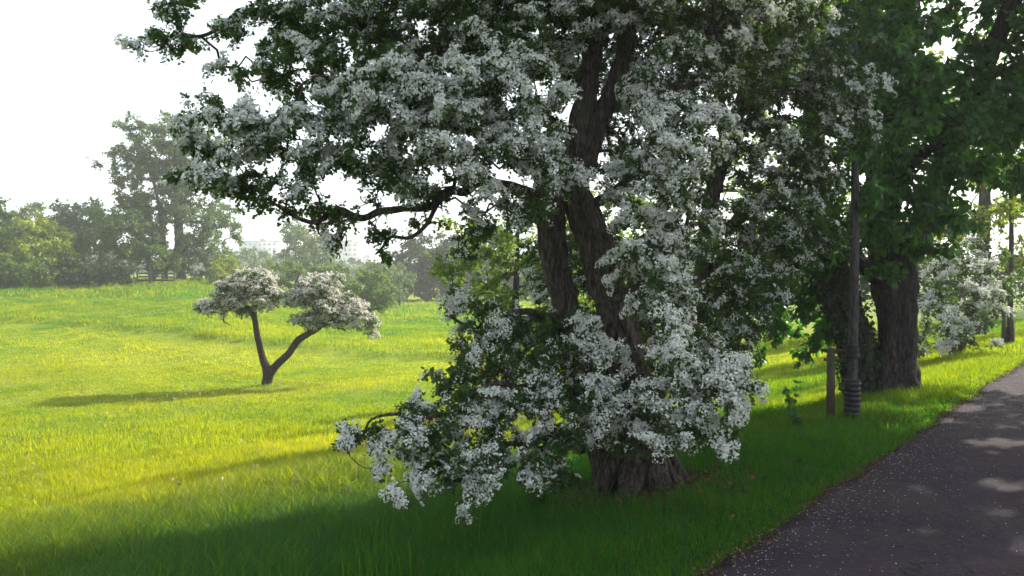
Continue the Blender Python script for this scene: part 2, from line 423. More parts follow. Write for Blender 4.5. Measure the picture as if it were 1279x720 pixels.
def put_leaves(mb, tmpl, pos, d, nr, per, size, jit, hang=0.0, tone=None):
    n = len(pos)
    i = np.repeat(np.arange(n), per)
    q = nrm(d[i] * .7 + rng.normal(size=(len(i), 3)) * .75 + np.array([0, 0, -hang]))     # along the leaf
    z = nr[i] + rng.normal(size=(len(i), 3)) * .6; z = nrm(z - q * np.sum(z * q, 1, keepdims=True))
    x = np.cross(q, z)
    Mx = np.stack([x, q, z], 2)
    sz = size * rng.uniform(.65, 1.2, len(i))
    r = np.clip(rng.beta(2, 2, len(i)) * .6 + (.4 * tone[i] if tone is not None else .2), 0, 1)
    stamp(mb, tmpl[0], tmpl[1], pos[i] + rng.normal(size=(len(i), 3)) * jit, Mx, sz, r)

def put_blossom(mb, pos, nr, nfl, rad, fsize, tmpl=FLOWER, tone=None):
    n = len(pos)
    if n == 0: return
    i = np.repeat(np.arange(n), nfl)
    nr = nrm(nr + rng.normal(size=nr.shape) * .3)
    Fm = frames(nr)
    th = rng.uniform(0, 2 * math.pi, len(i)); ph = np.sqrt(rng.uniform(0, 1, len(i))) * 1.25
    loc = np.stack([np.sin(ph) * np.cos(th), np.sin(ph) * np.sin(th), np.cos(ph) * .75], 1)
    w = np.einsum('nij,nj->ni', Fm[i], loc)
    rr = rad * rng.uniform(.7, 1.25, n)[i][:, None]
    stamp(mb, tmpl[0], tmpl[1], pos[i] + w * rr, frames(nrm(w + rng.normal(size=w.shape) * .25)), fsize * rng.uniform(.8, 1.2, len(i)), rng.uniform(0, 1, len(i)))

def PB(px, py, Y, rx, ry, rd, dens=1., fl=.5):
    """crown lobe seen at (px,py) at distance Y, radii from its seen size, rd metres deep"""
    return (at(px, py, Y), np.array([rx / F * Y, rd, ry / F * Y]), dens, fl)

def tree(name, base, limbs, blobs, spacing, label, cat='tree', group=None, bark='bark', leaf='haw_leaf', tmpl=LEAF_LOBED,
         L=.22, ntw=7, npos=5, per=3, lsize=.035, hang=.1, flower=None, crook=.12, seg=24, flute=.1, minr=.004, droop=.0,
         sdroop=.15, flat=.5, shell=.35, step=.05, axis_y=None, twig_r=.0025, parent_extra=None, bark_rough=.05, tmin=0.0, petal_tmpl=FLOWER, sep=False, wig=0.):
    root = empty(name, base, label, cat, group)
    tb = MB(); nodes = []; rads = []
    for i, P in enumerate(limbs):
        Pw = tube(tb, P, seg if P[0][3] > .05 else 10, flute if P[0][3] > .06 else .05, bark_rough, seed=i * 1.7 + base[0], step=step, wig=wig)
        stride = max(1, int(.12 / step)); q = Pw[::stride]
        keep = q[:, 2] > base[2] + tmin
        nodes.append(q[keep, :3]); rads.append(q[keep, 3])
    nodes = np.vstack(nodes); rads = np.concatenate(rads)
    T, fl, oc = in_blobs(blobs, spacing, shell)
    gz = terrain(T[:, 0], T[:, 1]); ok = T[:, 2] > gz + L * .35
    T, fl, oc = T[ok], fl[ok], oc[ok]
    A, B, ra, rb, D = attach(nodes, rads, T, crook, minr=minr, droop=droop)
    if sep: tb.build('trunk', M[bark], root, smooth=True); bb = MB()
    else: bb = tb
    prisms(bb, A, B, ra, rb, 5)
    cen = np.array([base[0], base[1], T[:, 2].mean()])
    out = nrm(nrm((T - cen) * np.array([1, 1, .5])) * .6 + nrm(T - oc) * .5)
    tA, tB, pos, d, nr, sid = sprays(T, D, out, L, ntw, npos, flat, sdroop)
    prisms(bb, tA, tB, np.full(len(tA), twig_r * 1.3), np.full(len(tA), twig_r * .6), 3)
    bb.build('branches' if sep else 'trunk', M[bark], root, smooth=True)
    tn = rng.uniform(0, 1, len(T)); tone = tn[sid]
    lm = MB()
    crown = None
    if flower:
        on = np.clip((fl - rng.uniform(0, 1, len(T))) * 2.2 + .5, .06, .95); on[fl < 0] = 0
        on = np.where((fl > 0) & (fl < .3), fl * .9, on)
        bare = (fl[sid] < 0) & (rng.uniform(0, 1, len(pos)) < .8)
        pos, d, nr, sid = pos[~bare], d[~bare], nr[~bare], sid[~bare]; tone = tn[sid]
        isf = rng.uniform(0, 1, len(pos)) < on[sid]
        put_leaves(lm, tmpl, pos[~isf], d[~isf], nr[~isf], per, lsize, L * .06, hang, tone[~isf])
        put_leaves(lm, tmpl, pos[isf] - nr[isf] * flower['rad'] * .7, d[isf], nr[isf], max(1, per // 2), lsize, L * .06, hang, tone[isf])
        crown = lm.build('crown', M[leaf], root)
        fm = MB(); put_blossom(fm, pos[isf], nrm(nr[isf] + out[sid[isf]] * .6), flower['n'], flower['rad'], flower['size'], petal_tmpl)
        fm.build('blossom', M[flower.get('mat', 'blossom')], crown)
        nf = fm.n
    else:
        put_leaves(lm, tmpl, pos, d, nr, per, lsize, L * .08, hang, tone)
        crown = lm.build('crown', M[leaf], root); nf = 0
    print(name, 'sprays', len(T), 'leafverts', lm.n, 'flowerverts', nf)
    return root, crown

LS = [1.0]
def limb(*pts):
    """each point px, py, distance, radius in px"""
    return np.array([[*at(a, b, Y), (r if r > 30 else r * LS[0]) / F * Y] for a, b, Y, r in pts])
def wl(*pts): return np.array(pts, float)

# --- the great hawthorn in front
hb = ground(800, 612)
print('hawthorn base', hb)
h0 = hb[1]
LS[0] = .68
main_limbs = [
    limb((812, 640, h0, 52), (808, 612, h0, 40), (804, 560, h0, 33), (794, 500, h0, 30.1), (779, 430, h0, 30), (757, 350, h0, 29), (740, 290, h0, 28),
         (720, 240, h0, 24), (722, 180, h0, 22), (733, 110, h0, 18), (745, 40, h0 + .1, 15), (750, -60, h0 + .2, 13), (770, -200, h0 + .3, 9), (760, -330, h0 + .3, 4)),
    limb((770, 640, h0 + .1, 44), (764, 600, h0 + .1, 30), (742, 520, h0 + .15, 24), (714, 420, h0 + .15, 22), (694, 320, h0 + .1, 23), (684, 240, h0, 21),
         (662, 200, h0 - .1, 14), (610, 120, h0 - .2, 13), (575, 60, h0 - .3, 11), (545, 0, h0 - .3, 9), (500, -90, h0 - .3, 6), (470, -180, h0 - .3, 3)),
    limb((724, 215, h0, 20), (745, 160, h0, 16), (770, 100, h0 + .05, 15), (783, 30, h0 + .1, 14), (796, -60, h0 + .2, 12), (850, -220, h0 + .3, 7), (880, -330, h0 + .3, 3)),
    limb((600, 105, h0 - .2, 10), (545, 75, h0 - .4, 9), (480, 45, h0 - .5, 7), (420, 28, h0 - .6, 6), (340, 8, h0 - .7, 4.5), (295, 14, h0 - .75, 4), (255, 42, h0 - .75, 3), (200, 66, h0 - .8, 2)),
    limb((690, 250, h0, 12), (640, 238, h0 - .3, 10), (590, 225, h0 - .5, 8), (530, 262, h0 - .8, 6.5), (470, 268, h0 - .9, 6), (425, 258, h0 - 1.0, 5.5), (385, 268, h0 - 1.05, 4), (345, 254, h0 - 1.1, 2.5), (315, 240, h0 - 1.1, 1.5)),
    limb((640, 175, h0 - .15, 9), (580, 165, h0 - .5, 8), (500, 150, h0 - .8, 7), (420, 155, h0 - 1., 6), (350, 150, h0 - 1.1, 5), (290, 165, h0 - 1.1, 3), (250, 200, h0 - 1.1, 2)),
    limb((560, 235, h0 - .7, 5), (520, 290, h0 - .8, 3.5), (490, 300, h0 - .9, 3), (478, 325, h0 - .9, 1.5)),
    limb((730, 560, h0 - .05, 10), (690, 545, h0 - .3, 7), (640, 560, h0 - .6, 5), (590, 590, h0 - .8, 4), (540, 615, h0 - .9, 2.5)),
    limb((745, 500, h0, 9), (690, 480, h0 - .3, 7), (620, 490, h0 - .6, 5), (540, 520, h0 - .7, 4), (480, 525, h0 - .8, 2.5), (440, 548, h0 - .8, 1.5)),
    limb((780, 470, h0 - .1, 9), (820, 470, h0 - .5, 7), (870, 480, h0 - .8, 5), (920, 500, h0 - .9, 3)),
    limb((735, 260, h0, 10), (790, 220, h0 - .2, 8), (830, 150, h0 - .3, 6), (880, 100, h0 - .2, 5), (900, 20, h0, 3)),
    limb((750, 380, h0, 8), (800, 360, h0 - .3, 6), (840, 300, h0 - .5, 4), (860, 240, h0 - .6, 3)),
    limb((700, 400, h0 + .1, 8), (650, 390, h0, 6), (610, 410, h0 - .1, 4), (560, 400, h0 - .2, 2.5)),
]
B = PB
for a_, l_, r_ in ((3.5, .38, .07), (4.3, .46, .08), (5.1, .36, .07), (5.9, .42, .08), (.4, .4, .07), (2.6, .4, .07)):
    x_, y_ = math.cos(a_), math.sin(a_)
    main_limbs.append(wl([hb[0] + x_ * .12, hb[1] + y_ * .12, hb[2] + .42, r_ * 1.1], [hb[0] + x_ * .30, hb[1] + y_ * .28, hb[2] + .12, r_], [hb[0] + x_ * l_, hb[1] + y_ * l_, float(terrain(hb[0] + x_ * l_, hb[1] + y_ * l_)) - .02, r_ * .6], [hb[0] + x_ * (l_ + .3), hb[1] + y_ * (l_ + .3), float(terrain(hb[0] + x_ * (l_ + .3), hb[1] + y_ * (l_ + .3))) - .12, r_ * .3]))
main_blobs = [
    B(185, 50, h0 - .8, 24, 15, .2, 1.3, .38), B(215, 42, h0 - .8, 28, 20, .25, 1.3, .38), B(262, 20, h0 - .8, 42, 22, .25, 1, .38), B(225, 8, h0 - .8, 20, 12, .2, 1, .1),
    B(330, 30, h0 - .7, 60, 28, .3, 1.3, .38), B(300, 85, h0 - .8, 45, 18, .25, 1.3, .38), B(400, 25, h0 - .6, 90, 36, .5, 1.2, .38), B(385, 85, h0 - .8, 60, 34, .4, 1.6, .38), B(470, 75, h0 - .5, 60, 36, .4, 1.2, .4),
    B(290, 165, h0 - 1.1, 60, 40, .4, 1.35, .62), B(255, 195, h0 - 1.2, 40, 38, .35, 1.4, .58), B(370, 170, h0 - 1.1, 80, 34, .5, 1.3, .66), B(440, 110, h0 - 1.0, 55, 40, .45, 1.3, .5),
    B(500, 130, h0 - 1.1, 90, 45, .5, 1.3, .8), B(560, 105, h0 - 1.1, 80, 40, .5, 1.4, .85), B(640, 110, h0 - 1., 70, 40, .5, 1.2, .7), B(570, 165, h0 - 1.2, 75, 42, .45, 1.4, .9), B(600, 210, h0 - 1.1, 30, 32, .35, 1.2, .9),
    B(660, 180, h0 - .9, 60, 35, .4, 1.3, .75), B(690, 215, h0 - .9, 42, 28, .3, 1.2, .85), B(330, 235, h0 - 1.1, 55, 22, .35, 1.1, .35), B(290, 240, h0 - 1.2, 30, 28, .3, 1.3, .4),
    B(440, 205, h0 - 1., 90, 28, .5, 1.1, .5), B(530, 225, h0 - .9, 60, 28, .5, .8, .4), B(430, 292, h0 - 1., 34, 14, .2, 1.2, .85), B(400, 262, h0 - 1., 50, 14, .3, .7, .1), B(640, 255, h0 - .8, 70, 28, .4, 1., .45),
    B(600, 300, h0 - .4, 50, 28, .4, .5, .2), B(485, 300, h0 - .9, 20, 22, .2, .6, .05), B(450, 255, h0 - .9, 100, 34, .45, .9, -1), B(385, 272, h0 - 1.05, 60, 14, .25, 1.2, -1), B(545, 285, h0 - .7, 40, 34, .3, .8, -1), B(600, 250, h0 - .5, 50, 40, .4, .6, -1), B(480, 545, h0 - .85, 34, 10, .15, 1.6, .6), B(422, 547, h0 - .95, 22, 6, .1, 1.8, .6), B(458, 541, h0 - .88, 28, 11, .14, 2.2, .6), B(500, 534, h0 - .85, 30, 12, .16, 1.8, .6), B(620, 590, h0 - .75, 70, 26, .3, 1.1, .8), B(750, 545, h0 - .5, 60, 34, .3, 1., .5), B(735, 400, h0 - .3, 36, 40, .25, .5, .5),
    B(530, 30, h0, 110, 50, .7, 1.1, .2), B(660, 40, h0, 110, 60, .9, 1.1, .4), B(640, 60, h0 - .8, 60, 30, .4, .9, .55), B(560, 5, h0 - .7, 50, 28, .4, .8, .4),
    B(800, 250, h0 - .6, 50, 60, .4, 1., .8), B(840, 190, h0 - .7, 55, 55, .5, 1.1, .8), B(890, 155, h0 - .6, 40, 18, .35, 1.2, .9), B(850, 110, h0 - .4, 70, 60, .6, .9, .5), B(800, 330, h0 - .5, 45, 60, .4, 1., .75),
    B(830, 370, h0 - .6, 50, 35, .4, 1., .7), B(860, 300, h0 - .3, 50, 40, .5, .8, .6),
    B(850, 40, h0, 110, 70, 1., .55, .35), B(760, 150, h0 + .5, 90, 90, .5, .5, .35), B(960, 40, h0, 60, 60, .8, .7, .5),
    B(860, 445, h0 - .8, 70, 30, .5, 1.3, .9), B(900, 490, h0 - .9, 52, 38, .4, 1.3, .9), B(830, 520, h0 - .8, 55, 48, .4, 1.2, .75), B(880, 545, h0 - .7, 40, 28, .35, 1.1, .6), 
    B(730, 350, h0 + 1.0, 80, 90, .4, 1.1, .3), B(800, 430, h0 + 1.1, 70, 80, .4, 1.1, .3), B(710, 470, h0 + .8, 70, 60, .4, 1., .3), B(840, 500, h0 + .8, 50, 40, .4, .8, .3), B(660, 430, h0 - .2, 90, 45, .5, 1.1, .38), B(600, 400, h0 - .1, 50, 36, .4, .9, .3), B(620, 480, h0 - .4, 80, 45, .5, 1.2, .45),
    B(690, 400, h0 + .3, 60, 45, .4, .8, .35), B(700, 510, h0 - .4, 80, 45, .45, 1.1, .5), B(740, 460, h0 - .3, 40, 40, .3, .7, .5), B(560, 520, h0 - .6, 70, 30, .4, 1.1, .5), B(500, 512, h0 - .8, 50, 9, .2, 1.6, .6),
    B(640, 560, h0 - .7, 90, 34, .4, 1.2, .6), B(560, 572, h0 - .8, 70, 28, .35, 1.3, .7), B(500, 590, h0 - .9, 34, 28, .3, 1.3, .7), B(450, 550, h0 - .9, 40, 8, .15, 1.8, .55), B(515, 545, h0 - .9, 40, 16, .2, 1.2, .6),
    B(560, 618, h0 - .9, 45, 16, .25, 1.3, .8), B(700, 590, h0 - .5, 60, 22, .4, .8, .5), B(545, 468, h0 - .5, 36, 10, .2, 1.0, .3), B(560, 378, h0 - .2, 26, 16, .2, .8, .3),
    # above the frame
    B(620, -110, h0 - .2, 260, 110, 1.8, .42, .3), B(820, -120, h0, 220, 120, 2., .42, .3), B(700, -260, h0, 260, 120, 1.8, .3, .3), B(420, -60, h0 - .4, 130, 45, .8, .45, .15), B(780, 60, h0 + 1.3, 260, 90, .8, .25, .2),
]
tree('hawthorn_tree', hb, main_limbs, main_blobs, .195, 'large old hawthorn in front, thick with white blossom, its twisted stems beside the path', 'tree',
     L=.17, ntw=7, npos=5, per=5, lsize=.031, flower=dict(n=15, rad=.036, size=.0155), crook=.16, flute=.13, seg=40, step=.03, bark_rough=.11, minr=.0035, tmin=.4, twig_r=.0022, sep=True, wig=1.0)

exec_rest = True
# --- second hawthorn just behind, right
b2 = gat(868, 8.2); d2 = 8.2
tree('hawthorn_tree', b2, [
    limb((866, 640, d2, 20), (868, 560, d2, 18), (870, 430, d2, 15), (884, 300, d2, 14), (895, 230, d2, 13), (935, 110, d2, 11), (980, 20, d2, 9), (1020, -90, d2, 6), (1040, -190, d2, 3)),
    limb((895, 240, d2, 10), (905, 160, d2 + .1, 8), (890, 80, d2 + .2, 7), (895, -20, d2 + .3, 6), (880, -130, d2 + .3, 3)),
    limb((925, 140, d2, 9), (985, 110, d2 - .3, 7), (1040, 100, d2 - .5, 4), (1080, 130, d2 - .6, 2)),
    limb((886, 300, d2, 9), (940, 260, d2 - .3, 6), (990, 240, d2 - .4, 4), (1030, 250, d2 - .5, 2))],
    [B(980, 90, d2 - .4, 70, 55, .8, 1.1, .6), B(1050, 120, d2 - .6, 50, 40, .6, 1.2, .75), B(1060, 165, d2 - .7, 42, 22, .4, 1.2, .6), B(1000, 30, d2 - .3, 70, 45, .9, 1., .5), B(960, 180, d2 - .2, 70, 55, .7, 1.1, .42),
     B(980, 260, d2 - .3, 70, 50, .7, 1.1, .5), B(1010, 220, d2 - .4, 50, 40, .5, 1, .4), B(920, 270, d2 - .4, 40, 28, .4, 1, .75), B(930, 330, d2, 70, 50, .7, 1.1, .35), B(900, 400, d2, 66, 56, .6, 1.1, .3), B(830, 420, d2 + .3, 60, 60, .6, 1., .25), B(850, 250, d2 + .3, 80, 100, .5, .6, .3),
     B(930, 20, d2 + .3, 90, 60, .8, .4, .3), B(960, -90, d2, 160, 80, 1.6, .45, .3), B(1010, 300, d2 - .2, 46, 34, .5, .9, .4)],
    .22, 'slimmer blossoming hawthorn directly behind the large one, its stem rising to the right', 'tree',
    L=.18, ntw=7, npos=5, per=4, lsize=.036, flower=dict(n=7, rad=.03, size=.021), crook=.16, seg=24, minr=.0035, tmin=.7, twig_r=.0022, wig=1., petal_tmpl=FLOWER_Q)

LS[0] = .95
# --- big broad-leaved tree by the path with an ivy-clad second stem
cb = ground(1118, 490); dc = cb[1]
print('broad tree base', cb)
limbs_c = [
    limb((1118, 520, dc, 42), (1118, 488, dc, 32), (1119, 450, dc, 25), (1120, 400, dc, 23), (1117, 345, dc, 27), (1105, 300, dc, 22), (1100, 220, dc, 18), (1120, 100, dc, 16), (1130, -60, dc, 13), (1110, -220, dc, 8), (1120, -360, dc, 3)),
    limb((1082, 510, dc + .1, 28), (1078, 480, dc + .1, 24), (1066, 420, dc + .1, 22), (1045, 360, dc, 20), (1030, 300, dc, 16), (1020, 200, dc, 13), (1010, 60, dc, 10), (990, -80, dc, 5)),
    limb((1120, 350, dc, 15), (1085, 340, dc - .1, 9), (1060, 300, dc - .4, 6), (1040, 260, dc - .6, 3)),
    limb((1122, 340, dc, 16), (1160, 260, dc - .1, 13), (1215, 120, dc - .2, 11), (1262, 10, dc - .3, 10), (1310, -120, dc - .4, 7), (1350, -230, dc - .5, 3)),
    limb((1110, 270, dc, 10), (1140, 200, dc - .8, 7), (1180, 180, dc - 1.4, 4)),
    limb((1040, 350, dc, 10), (1000, 330, dc + .2, 7), (950, 340, dc + .3, 5), (900, 360, dc + .3, 3)),
]
bl_c = [B(1150, 170, dc - 1.3, 75, 80, .8, 1, 0), B(1080, 110, dc - .6, 70, 90, .9, .9, 0), B(1060, 270, dc - .8, 55, 55, .5, 1.1, 0), B(1110, 240, dc - 1.1, 50, 60, .5, 1, 0), B(1190, 230, dc - 1.3, 55, 50, .5, .9, 0),
        B(1210, 120, dc - .6, 80, 70, .9, .75, 0), B(1160, 290, dc - .9, 60, 34, .45, 1, 0), B(1080, 20, dc, 110, 60, 1.3, .7, 0), B(1200, 20, dc + .6, 50, 30, .6, .5, 0), B(1150, -120, dc, 260, 110, 2., .5, 0), B(1100, -280, dc, 220, 120, 2., .4, 0),
        B(1270, 180, dc, 50, 60, .8, .7, 0), B(1360, 20, dc - .5, 120, 160, 1.6, .28, 0), B(1450, -150, dc - .5, 160, 130, 1.6, .25, 0), B(1090, 330, dc - .7, 36, 20, .3, .8, 0),
        B(960, 360, dc + .4, 70, 55, .6, 1, 0), B(1010, 400, dc + .3, 40, 50, .5, 1, 0), B(900, 420, dc + .6, 50, 40, .5, .8, 0), B(985, 440, dc + .3, 45, 24, .4, .35, 0), B(1000, 320, dc + .3, 60, 40, .6, 1., 0),
        (np.array([7.6, 8.6, 5.0]), np.array([1.9, 1.9, 1.3]), .26, 0), (np.array([9.6, 8.6, 6.2]), np.array([2.2, 2.2, 1.5]), .16, 0), (np.array([9.4, 11.0, 6.8]), np.array([2.2, 2., 1.4]), .24, 0), (np.array([11.8, 13.2, 6.]), np.array([2.2, 2.2, 1.2]), .25, 0), (np.array([9.5, 10.5, 4.4]), np.array([1.3, 1.3, .7]), .35, 0)]  # lobes here are out of view, added to dapple the path with shade
cr, _ = tree('broadleaf_tree', cb, limbs_c, bl_c, .33, 'big shady broad-leaved tree at the path edge with dark furrowed trunk and ivy-clad second stem', 'tree',
     bark='bark2', leaf='big_leaf', tmpl=LEAF_OVAL, L=.30, ntw=6, npos=4, per=3, lsize=.105, hang=.7, crook=.1, seg=40, step=.04, flute=.09, minr=.004, tmin=1.0)
iv = MB()
Pi = catmull(limbs_c[1][:5], .02); m = 2600
k = rng.integers(0, len(Pi), m); dr = nrm(rng.normal(size=(m, 3)) * np.array([1, 1, .3]))
pos = Pi[k, :3] + dr * (Pi[k, 3:4] + rng.uniform(0, .09, (m, 1)))
put_leaves(iv, LEAF_LOBED, pos, dr * .2, dr, 1, .062, .01, .8)
iv.build('ivy', M['ivy_leaf'], cr)

# --- staked young trees
def tie_tube(mb, c, r, h, seg=20, ribs=0):
    zz = np.linspace(0, h, 3 + ribs * 4)
    rr = r * (1 + (.05 * np.sin(np.linspace(0, ribs * 2 * math.pi, len(zz))) if ribs else 0 * zz))
    th = np.linspace(0, 2 * math.pi, seg, endpoint=False)
    V = np.stack([c[0] + rr[:, None] * np.cos(th), c[1] + rr[:, None] * np.sin(th), c[2] + zz[:, None] + 0 * th], -1)
    n, m = len(zz), seg; k = np.arange(n * m).reshape(n, m); kk = np.roll(k, -1, 1)
    mb.add(V.reshape(-1, 3), np.stack([k[:-1], kk[:-1], kk[1:], k[1:]], -1).reshape(-1, 4))
    mb.add(V[-1], np.arange(m)[None]); 
def young(base, H, r, stake_off, blobs, limbs, label, leaf, guard_h, guard_r, stakes_h, sp, **k):
    root, cr = tree('young_tree', base, [wl([*(base - [0, 0, .1]), r * 1.1], [*(base + [0, 0, .4]), r], [*(base + [.01, 0, H * .5]), r * .85], [*(base + [0, .02, H]), r * .5])] + limbs, blobs, sp, label, 'young tree', 'staked young trees along the verge',
                    bark='sap_bark', leaf=leaf, seg=20, flute=.02, bark_rough=.01, tmin=1.5, **k)
    g = MB(); tie_tube(g, base - [0, 0, .04], guard_r, guard_h, ribs=9); g.build('trunk_guard', M['rubber'], root, smooth=True)
    gz = base[2]
    for so in stake_off:
        s = MB(); h = stakes_h
        c = base + np.array([so[0], so[1], 0]); c[2] = terrain(c[0], c[1])
        hh = h / 2 + .05
        for dz, w in ((0, 1),):
            s.box([c[0], c[1], c[2] + h / 2 - .05], [.031, .031, h / 2 + .05], .3)
        s.box([c[0], c[1], c[2] + h + .003], [.026, .026, .006], .3)
        so_ = s.build('stake', M['stake'], root)
    return root
pb = ground(1064, 527)
off = at(1043, 430, pb[1]) - at(1064, 430, pb[1]); off[1] = .12
y1 = young(pb, 4.2, .052, [off], [B(1085, 150, pb[1], 60, 60, .5, 1, 0), B(1100, 60, pb[1], 70, 60, .6, .9, 0), B(1070, 230, pb[1], 40, 30, .35, .9, 0), B(1090, -60, pb[1], 60, 60, .5, .7, 0)], [],
           'young tree with ribbed black guard, stake and crossbar, in front of the big dark trunk', 'big_leaf', .50, .085, .82, .34,
           tmpl=LEAF_OVAL, L=.26, ntw=6, npos=4, per=3, lsize=.10, hang=.8)
cbm = MB(); zt = pb[2] + .76
mid = (pb + (pb + off)) / 2
a = math.atan2(off[1], off[0]); L_ = math.hypot(off[0], off[1])
cbm.box([mid[0], mid[1] + .055, zt], [L_ / 2 + .05, .016, .022], a); cbm.box([mid[0], mid[1] + .055, zt - .10], [L_ / 2 + .05, .014, .016], a)
cbm.build('crossbar', M['stake'], y1)
sm = MB(); tie_tube(sm, [pb[0], pb[1], zt - .06], .068, .14, ribs=2); sm.build('strap', M['strap'], y1, smooth=True)

p3 = gat(1262, 17.)
y2 = young(p3, 4.2, .06, [(-.17, -.05), (.10, .10), (-.05, -.16)], [B(1275, 190, 17, 45, 50, .7, .5, 0), B(1265, 120, 17, 45, 50, .7, .5, 0), B(1270, 260, 17, 30, 30, .4, .5, 0)], [],
           'distant young tree among three low stakes on the sunlit verge at far right', 'yel_leaf', .42, .10, .75, .5,
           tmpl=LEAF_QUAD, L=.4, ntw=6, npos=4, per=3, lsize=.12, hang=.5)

# --- blossoming bushes and trees beyond, right side
p4 = gat(1195, 15.5)
tree('hawthorn_bush', p4, [wl([*(p4 - [0, 0, .2]), .09], [*(p4 + [-.2, 0, .8]), .06], [*(p4 + [-.5, 0, 1.9]), .03]), wl([*(p4 - [0, 0, .2]), .08], [*(p4 + [.4, .1, .9]), .05], [*(p4 + [.7, 0, 2.2]), .02])],
     [B(1165, 400, 15, 40, 50, .9, 1, .5), B(1200, 370, 15.2, 55, 55, 1., 1, .6), B(1240, 360, 15.6, 36, 50, .9, 1, .5), B(1190, 430, 15, 50, 24, .8, 1, .4), B(1160, 340, 15.6, 30, 30, .6, .9, .4), B(1225, 320, 16, 40, 26, .7, .9, .4)],
     .40, 'rounded white-blossoming hawthorn bush beyond the big trunk on the right', 'bush',
     L=.3, ntw=7, npos=6, per=3, lsize=.06, flower=dict(n=6, rad=.05, size=.04), petal_tmpl=FLOWER_Q, seg=12, tmpl=LEAF_QUAD, tmin=.2)

def far_tree(px, Yd, blobs, sp, label, leaf, name='tree', cat='tree', trunk_r=.25, L=.9, ls=.22, group=None, flower=None, top=None, base=None, tr2=None, per=4, npos=4, ntw=7, bk='bark_far', fl_c=0, **k):
    b = gat(px, Yd) if base is None else base
    bl = [B(x, y, Yd + dz, rx, ry, rd, dn, f_) for (x, y, dz, rx, ry, rd, dn, f_) in blobs]
    c = np.mean([q[0] for q in bl], 0); tz = max(q[0][2] + q[1][2] * .5 for q in bl) if top is None else top
    H = tz - b[2]
    lm = [wl([*(b - [0, 0, .3]), trunk_r * 1.35], [*(b + [0, 0, .06 * H]), trunk_r], [*(b + [(c[0] - b[0]) * .2, 0, H * .4]), trunk_r * .8], [b[0] + (c[0] - b[0]) * .7, b[1] + (c[1] - b[1]) * .7, b[2] + H * .75, trunk_r * .4], [c[0], c[1], b[2] + H, trunk_r * .12])]
    if tr2: lm += tr2
    if Yd > 50: sp *= .88; ls *= 1.05
    return tree(name, b, lm, bl, sp, label, cat, group, bark=bk, leaf=leaf, tmpl=LEAF_QUAD, L=L, ntw=ntw, npos=npos, per=per, lsize=ls, seg=12, flute=.05, step=.3, minr=trunk_r * .06, tmin=H * .12, twig_r=trunk_r * .02, crook=.1, flower=flower, **k)

# behind the hawthorns
far_tree(640, 13.5, [(605, 340, 0, 66, 60, .9, 1.4, 0), (670, 310, .3, 70, 60, .9, 1.4, 0), (590, 300, .3, 50, 34, .6, 1.4, 0), (660, 390, 0, 60, 50, .7, 1.2, 0), (640, 450, 0, 60, 30, .7, 1.0, 0), (720, 330, .5, 60, 80, .8, .8, 0)], .5,
         'light green maple glimpsed behind the hawthorn stems', 'maple_leaf', 'maple_tree', trunk_r=.12, L=.36, ls=.085)
far_tree(780, 20, [(760, 300, 0, 110, 90, 2, .7, 0), (860, 360, 0, 110, 70, 2, .8, 0), (950, 330, 0, 100, 90, 2, .8, 0), (1000, 220, 0, 110, 100, 2, .6, 0)], .95,
         'shaded leafy tree filling the gap behind the two hawthorns', 'maple_leaf', 'leafy_tree', trunk_r=.2, L=.7, ls=.15)
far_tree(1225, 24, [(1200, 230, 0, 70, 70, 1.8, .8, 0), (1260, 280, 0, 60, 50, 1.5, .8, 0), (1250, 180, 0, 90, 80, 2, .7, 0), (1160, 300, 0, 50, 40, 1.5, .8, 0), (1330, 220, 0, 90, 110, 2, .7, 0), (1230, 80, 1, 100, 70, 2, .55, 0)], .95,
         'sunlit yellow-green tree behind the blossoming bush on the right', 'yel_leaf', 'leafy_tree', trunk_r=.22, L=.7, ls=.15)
far_tree(1130, 30, [(1100, 330, 0, 70, 70, 3, .8, 0), (1180, 330, 0, 90, 70, 3, .8, 0), (1270, 370, 0, 80, 45, 3, .8, 0), (1040, 370, 0, 70, 50, 3, .8, 0), (960, 390, 0, 60, 40, 2, .7, 0)], 1.2,
         'dark green bushy tree low behind the big trunk', 'dark_leaf', 'bushy_tree', trunk_r=.2, L=.9, ls=.2)

